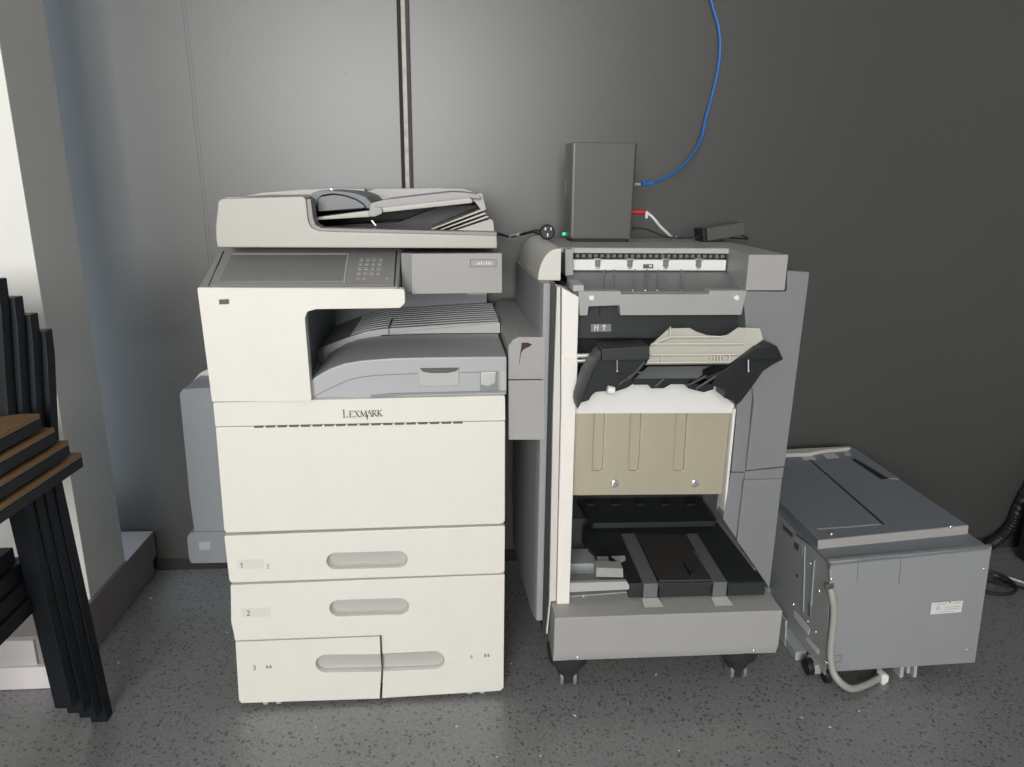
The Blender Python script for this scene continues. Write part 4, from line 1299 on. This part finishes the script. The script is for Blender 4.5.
# wheels and the levelling feet under it, in world-upright form
c1 = K.px(810, 678, .03)
wm = MB()
cw = obj('caster', MB().box(-.012, .03, .03, .075, .012, .04, .003), 'grey', cb_)
obj('wheel', MB().cyl((-.026, .052, .0215), (-.008, .052, .0215), .0215, n=20, bevel=.003), 'rubber', cw)
obj('wheel', MB().cyl((.004, .020, .0195), (.020, .020, .0195), .0215, n=20, bevel=.003), 'rubber', cw)
fo_ = MB()
for u0, u1, v0, v1 in ((898, 901, 667.6, 675), (911.8, 914, 666.4, 676.6), (905, 907.4, 667, 671)):
    a, c = K.p(u0, v0, .03), K.p(u1, v1, .03)
    fo_.box(a.x, c.x, .02, .05, c.z, a.z+.02, .001)
obj('levelling_foot', fo_, 'caster', cb_)
# grey sleeve from the corner to a connector underneath
hs = [K.p(u, v, y) for u, v, y in ((830.4, 588.6, -.003), (832.4, 597, -.010), (834, 612, -.014), (832.4, 632, -.016), (830.6, 652, -.02), (832.6, 670, -.03), (839, 681, -.045), (851, 688.6, -.045), (866, 684.8, -.02), (880, 677.2, .01))]
hs_o = obj('cable_sleeve', MB().tube(hs, .0085, 12, 6), 'hosegrey', cb_, label='bent grey cable sleeve')
q = hs[-1]
obj('connector', MB().box(q.x-.002, q.x+.010, q.y-.012, q.y+.014, q.z-.014, q.z+.016, .002).box(q.x+.010, q.x+.018, q.y-.008, q.y+.010, q.z-.012, q.z+.008, .001), 'offwhite', hs_o)
obj('grommet', MB().box(hs[0].x-.012, hs[0].x+.010, -.0012, .004, hs[0].z-.002, hs[0].z+.012, .001), 'ink', cb_)

# ================================================================== FLOOR AT THE RIGHT EDGE
wf_ = [W.pz(986, 576.4, .004), W.pz(994, 575.6, .004), W.pz(1005, 576.8, .004), W.pz(1016, 580, .004), W.pz(1028, 584.4, .004), W.pz(1060, 600, .004)]
tag(obj('floor_cable', MB().tube(wf_, .0034, 8, 6), 'cablewhite', None, wf_[0]), 'white cable running over the floor from behind the grey cabinet', 'cable')
cc = W.pz(990, 588, .006)
lp = []
for k in range(22):
    a = 2*math.pi*k/14
    rr = .078-.0012*k
    lp.append(cc+Vector((math.cos(a)*rr, math.sin(a)*rr*1.0, .002+.0016*k)))
lp += [cc+Vector((.10, -.02, .006)), cc+Vector((.14, -.05, .005))]
tag(obj('extension_lead', MB().tube(lp, .0055, 8, 4), 'rubber', None, cc), 'black power cord coiled on the floor behind the grey cabinet', 'cord')
hp = [Vector((2.02, 2.17, .98)), Vector((2.015, 2.12, .90)), Vector((1.98, 2.125, .62)), Vector((1.945, 2.12, .42)), Vector((1.925, 2.115, .30)), W.p(1019, 507, 2.128), W.p(1012, 524, 2.128), W.p(1001, 537, 2.12), W.p(990, 545.0, 2.10)]
hp[-1].z = max(hp[-1].z, .024); hp[-2].z = max(hp[-2].z, .026)
co = hp[-1].copy()
hose = thing('corrugated_hose', 'black corrugated hose coming down the wall corner at the right edge', 'hose', loc=co)
obj('hose', MB().tube(hp, .02, 14, 14, rfun=lambda i, n: .018 if i % 3 else .0145), 'rubber', hose, co)
obj('end_fitting', MB().cyl(hp[-1], hp[-1]+(hp[-1]-hp[-2]).normalized()*.012, .007, n=10), 'steel', hose, co)
ko = Vector((2.07, 1.90, 0))
crate = thing('black_case', 'low black case on the floor at the right edge below the hose', 'case', loc=ko)
obj('shell', MB().box(1.868, 2.28, 1.72, 2.075, .002, .17, .012), 'black', crate, ko)
obj('lid', MB().box(1.863, 2.285, 1.715, 2.08, .172, .20, .008), 'black', crate, ko)

# ================================================================== STACK OF CHAIRS
C0 = Vector((-.81, 1.46, 0))


def chair(k, label):
    off = Vector((-.0055, -.030, .0375))*k
    root = thing('stacking_chair', label, 'chair', loc=C0+off, group='stacked wooden-seat chairs at the left edge')
    return root


def fill_chair(root):
    o = C0
    xr_, xl_ = -.7735, -1.215
    yb_, yf_ = 1.45, 1.00
    out = rounded([(xr_, yb_), (xr_-.035, yb_), (xr_-.09, yb_-.028), (xl_+.09, yb_-.028), (xl_+.035, yb_), (xl_, yb_), (xl_+.02, yf_), (xr_-.02, yf_)], [.002, .01, .03, .03, .01, .006, .03, .03])
    zt2 = .662
    obj('seat', MB().pz(out, zt2-.010, zt2, .0015), 'wood', root, o, label='brown wooden seat')
    obj('seat_pan', MB().pz([(x*.999-.0009, y) for x, y in out], zt2-.031, zt2-.0105, .001), 'chairmetal', root, o)
    for sgn in (0, 1):
        def mx(x):
            return x if not sgn else (xl_+xr_)-x
        w_ = .036
        # rear leg rising into the back post
        prof = [(-.811, .913), (-.8135, .860), (-.831, .700), (-.8405, .585), (-.814, .0)]
        rg = []
        for x, z in prof:
            a, b2 = mx(x), mx(x-w_)
            lo2, hi2 = min(a, b2), max(a, b2)
            rg.append([(lo2, 1.457, z), (hi2, 1.457, z), (hi2, 1.486, z), (lo2, 1.486, z)])
        obj('rear_leg', MB().loft(rg, .002), 'chairmetal', root, o)
        rg = []
        for x, y, z in ((-.835, 1.045, .63), (-.812, 1.005, .0)):
            a, b2 = mx(x), mx(x-w_)
            lo2, hi2 = min(a, b2), max(a, b2)
            rg.append([(lo2, y-.016, z), (hi2, y-.016, z), (hi2, y+.016, z), (lo2, y+.016, z)])
        obj('front_leg', MB().loft(rg, .002), 'chairmetal', root, o)
        a, b2 = sorted((mx(-.842), mx(-.868)))
        obj('stretcher', MB().box(a-.03*(1-sgn)+.0, b2-.03*(1-sgn)+.03*sgn, 1.02, 1.458, .347, .382, .002), 'chairmetal', root, o)
    obj('backrest', MB().box(-1.17, -.838, 1.462, 1.480, .80, .905, .004), 'chairmetal', root, o)


tops = ['black metal chair with wooden seat at the bottom of the leaning stack',
        'black metal chair with wooden seat, second from the bottom of the stack',
        'black metal chair with wooden seat, second from the top of the stack',
        'black metal chair with wooden seat on top, its brown seat fully uncovered']
first = chair(0, tops[0])
fill_chair(first)
for k in (1, 2, 3):
    r2 = chair(k, tops[k])
    for c in list(first.children):
        n = c.copy()
        COL.objects.link(n)
        n.parent = r2

# ================================================================== LIGHT
wld = D.worlds.new('daylight')
SC.world = wld
wld.use_nodes = True
bg = wld.node_tree.nodes['Background']
bg.inputs['Color'].default_value = (.72, .84, 1.0, 1)
bg.inputs['Strength'].default_value = 3.6


def area(name, loc, target, sx_, sy_, power, col):
    l = D.lights.new(name, 'AREA')
    l.shape = 'RECTANGLE'; l.size = sx_; l.size_y = sy_; l.energy = power; l.color = col
    o = D.objects.new(name, l)
    COL.objects.link(o)
    o.location = loc
    d = Vector(target)-Vector(loc)
    o.rotation_euler = d.to_track_quat('-Z', 'Y').to_euler()
    return o


area('window_daylight', ((WX0+WX1)/2, -3.49, (WZ0+WZ1)/2), ((WX0+WX1)/2, 0, (WZ0+WZ1)/2), WX1-WX0-.1, WZ1-WZ0-.1, 196, (1.0, .965, .91))

vs_ = SC.view_settings
vs_.view_transform = 'Standard'
vs_.look = 'None'
vs_.gamma = 1
vs_.use_curve_mapping = False
vs_.exposure = 0
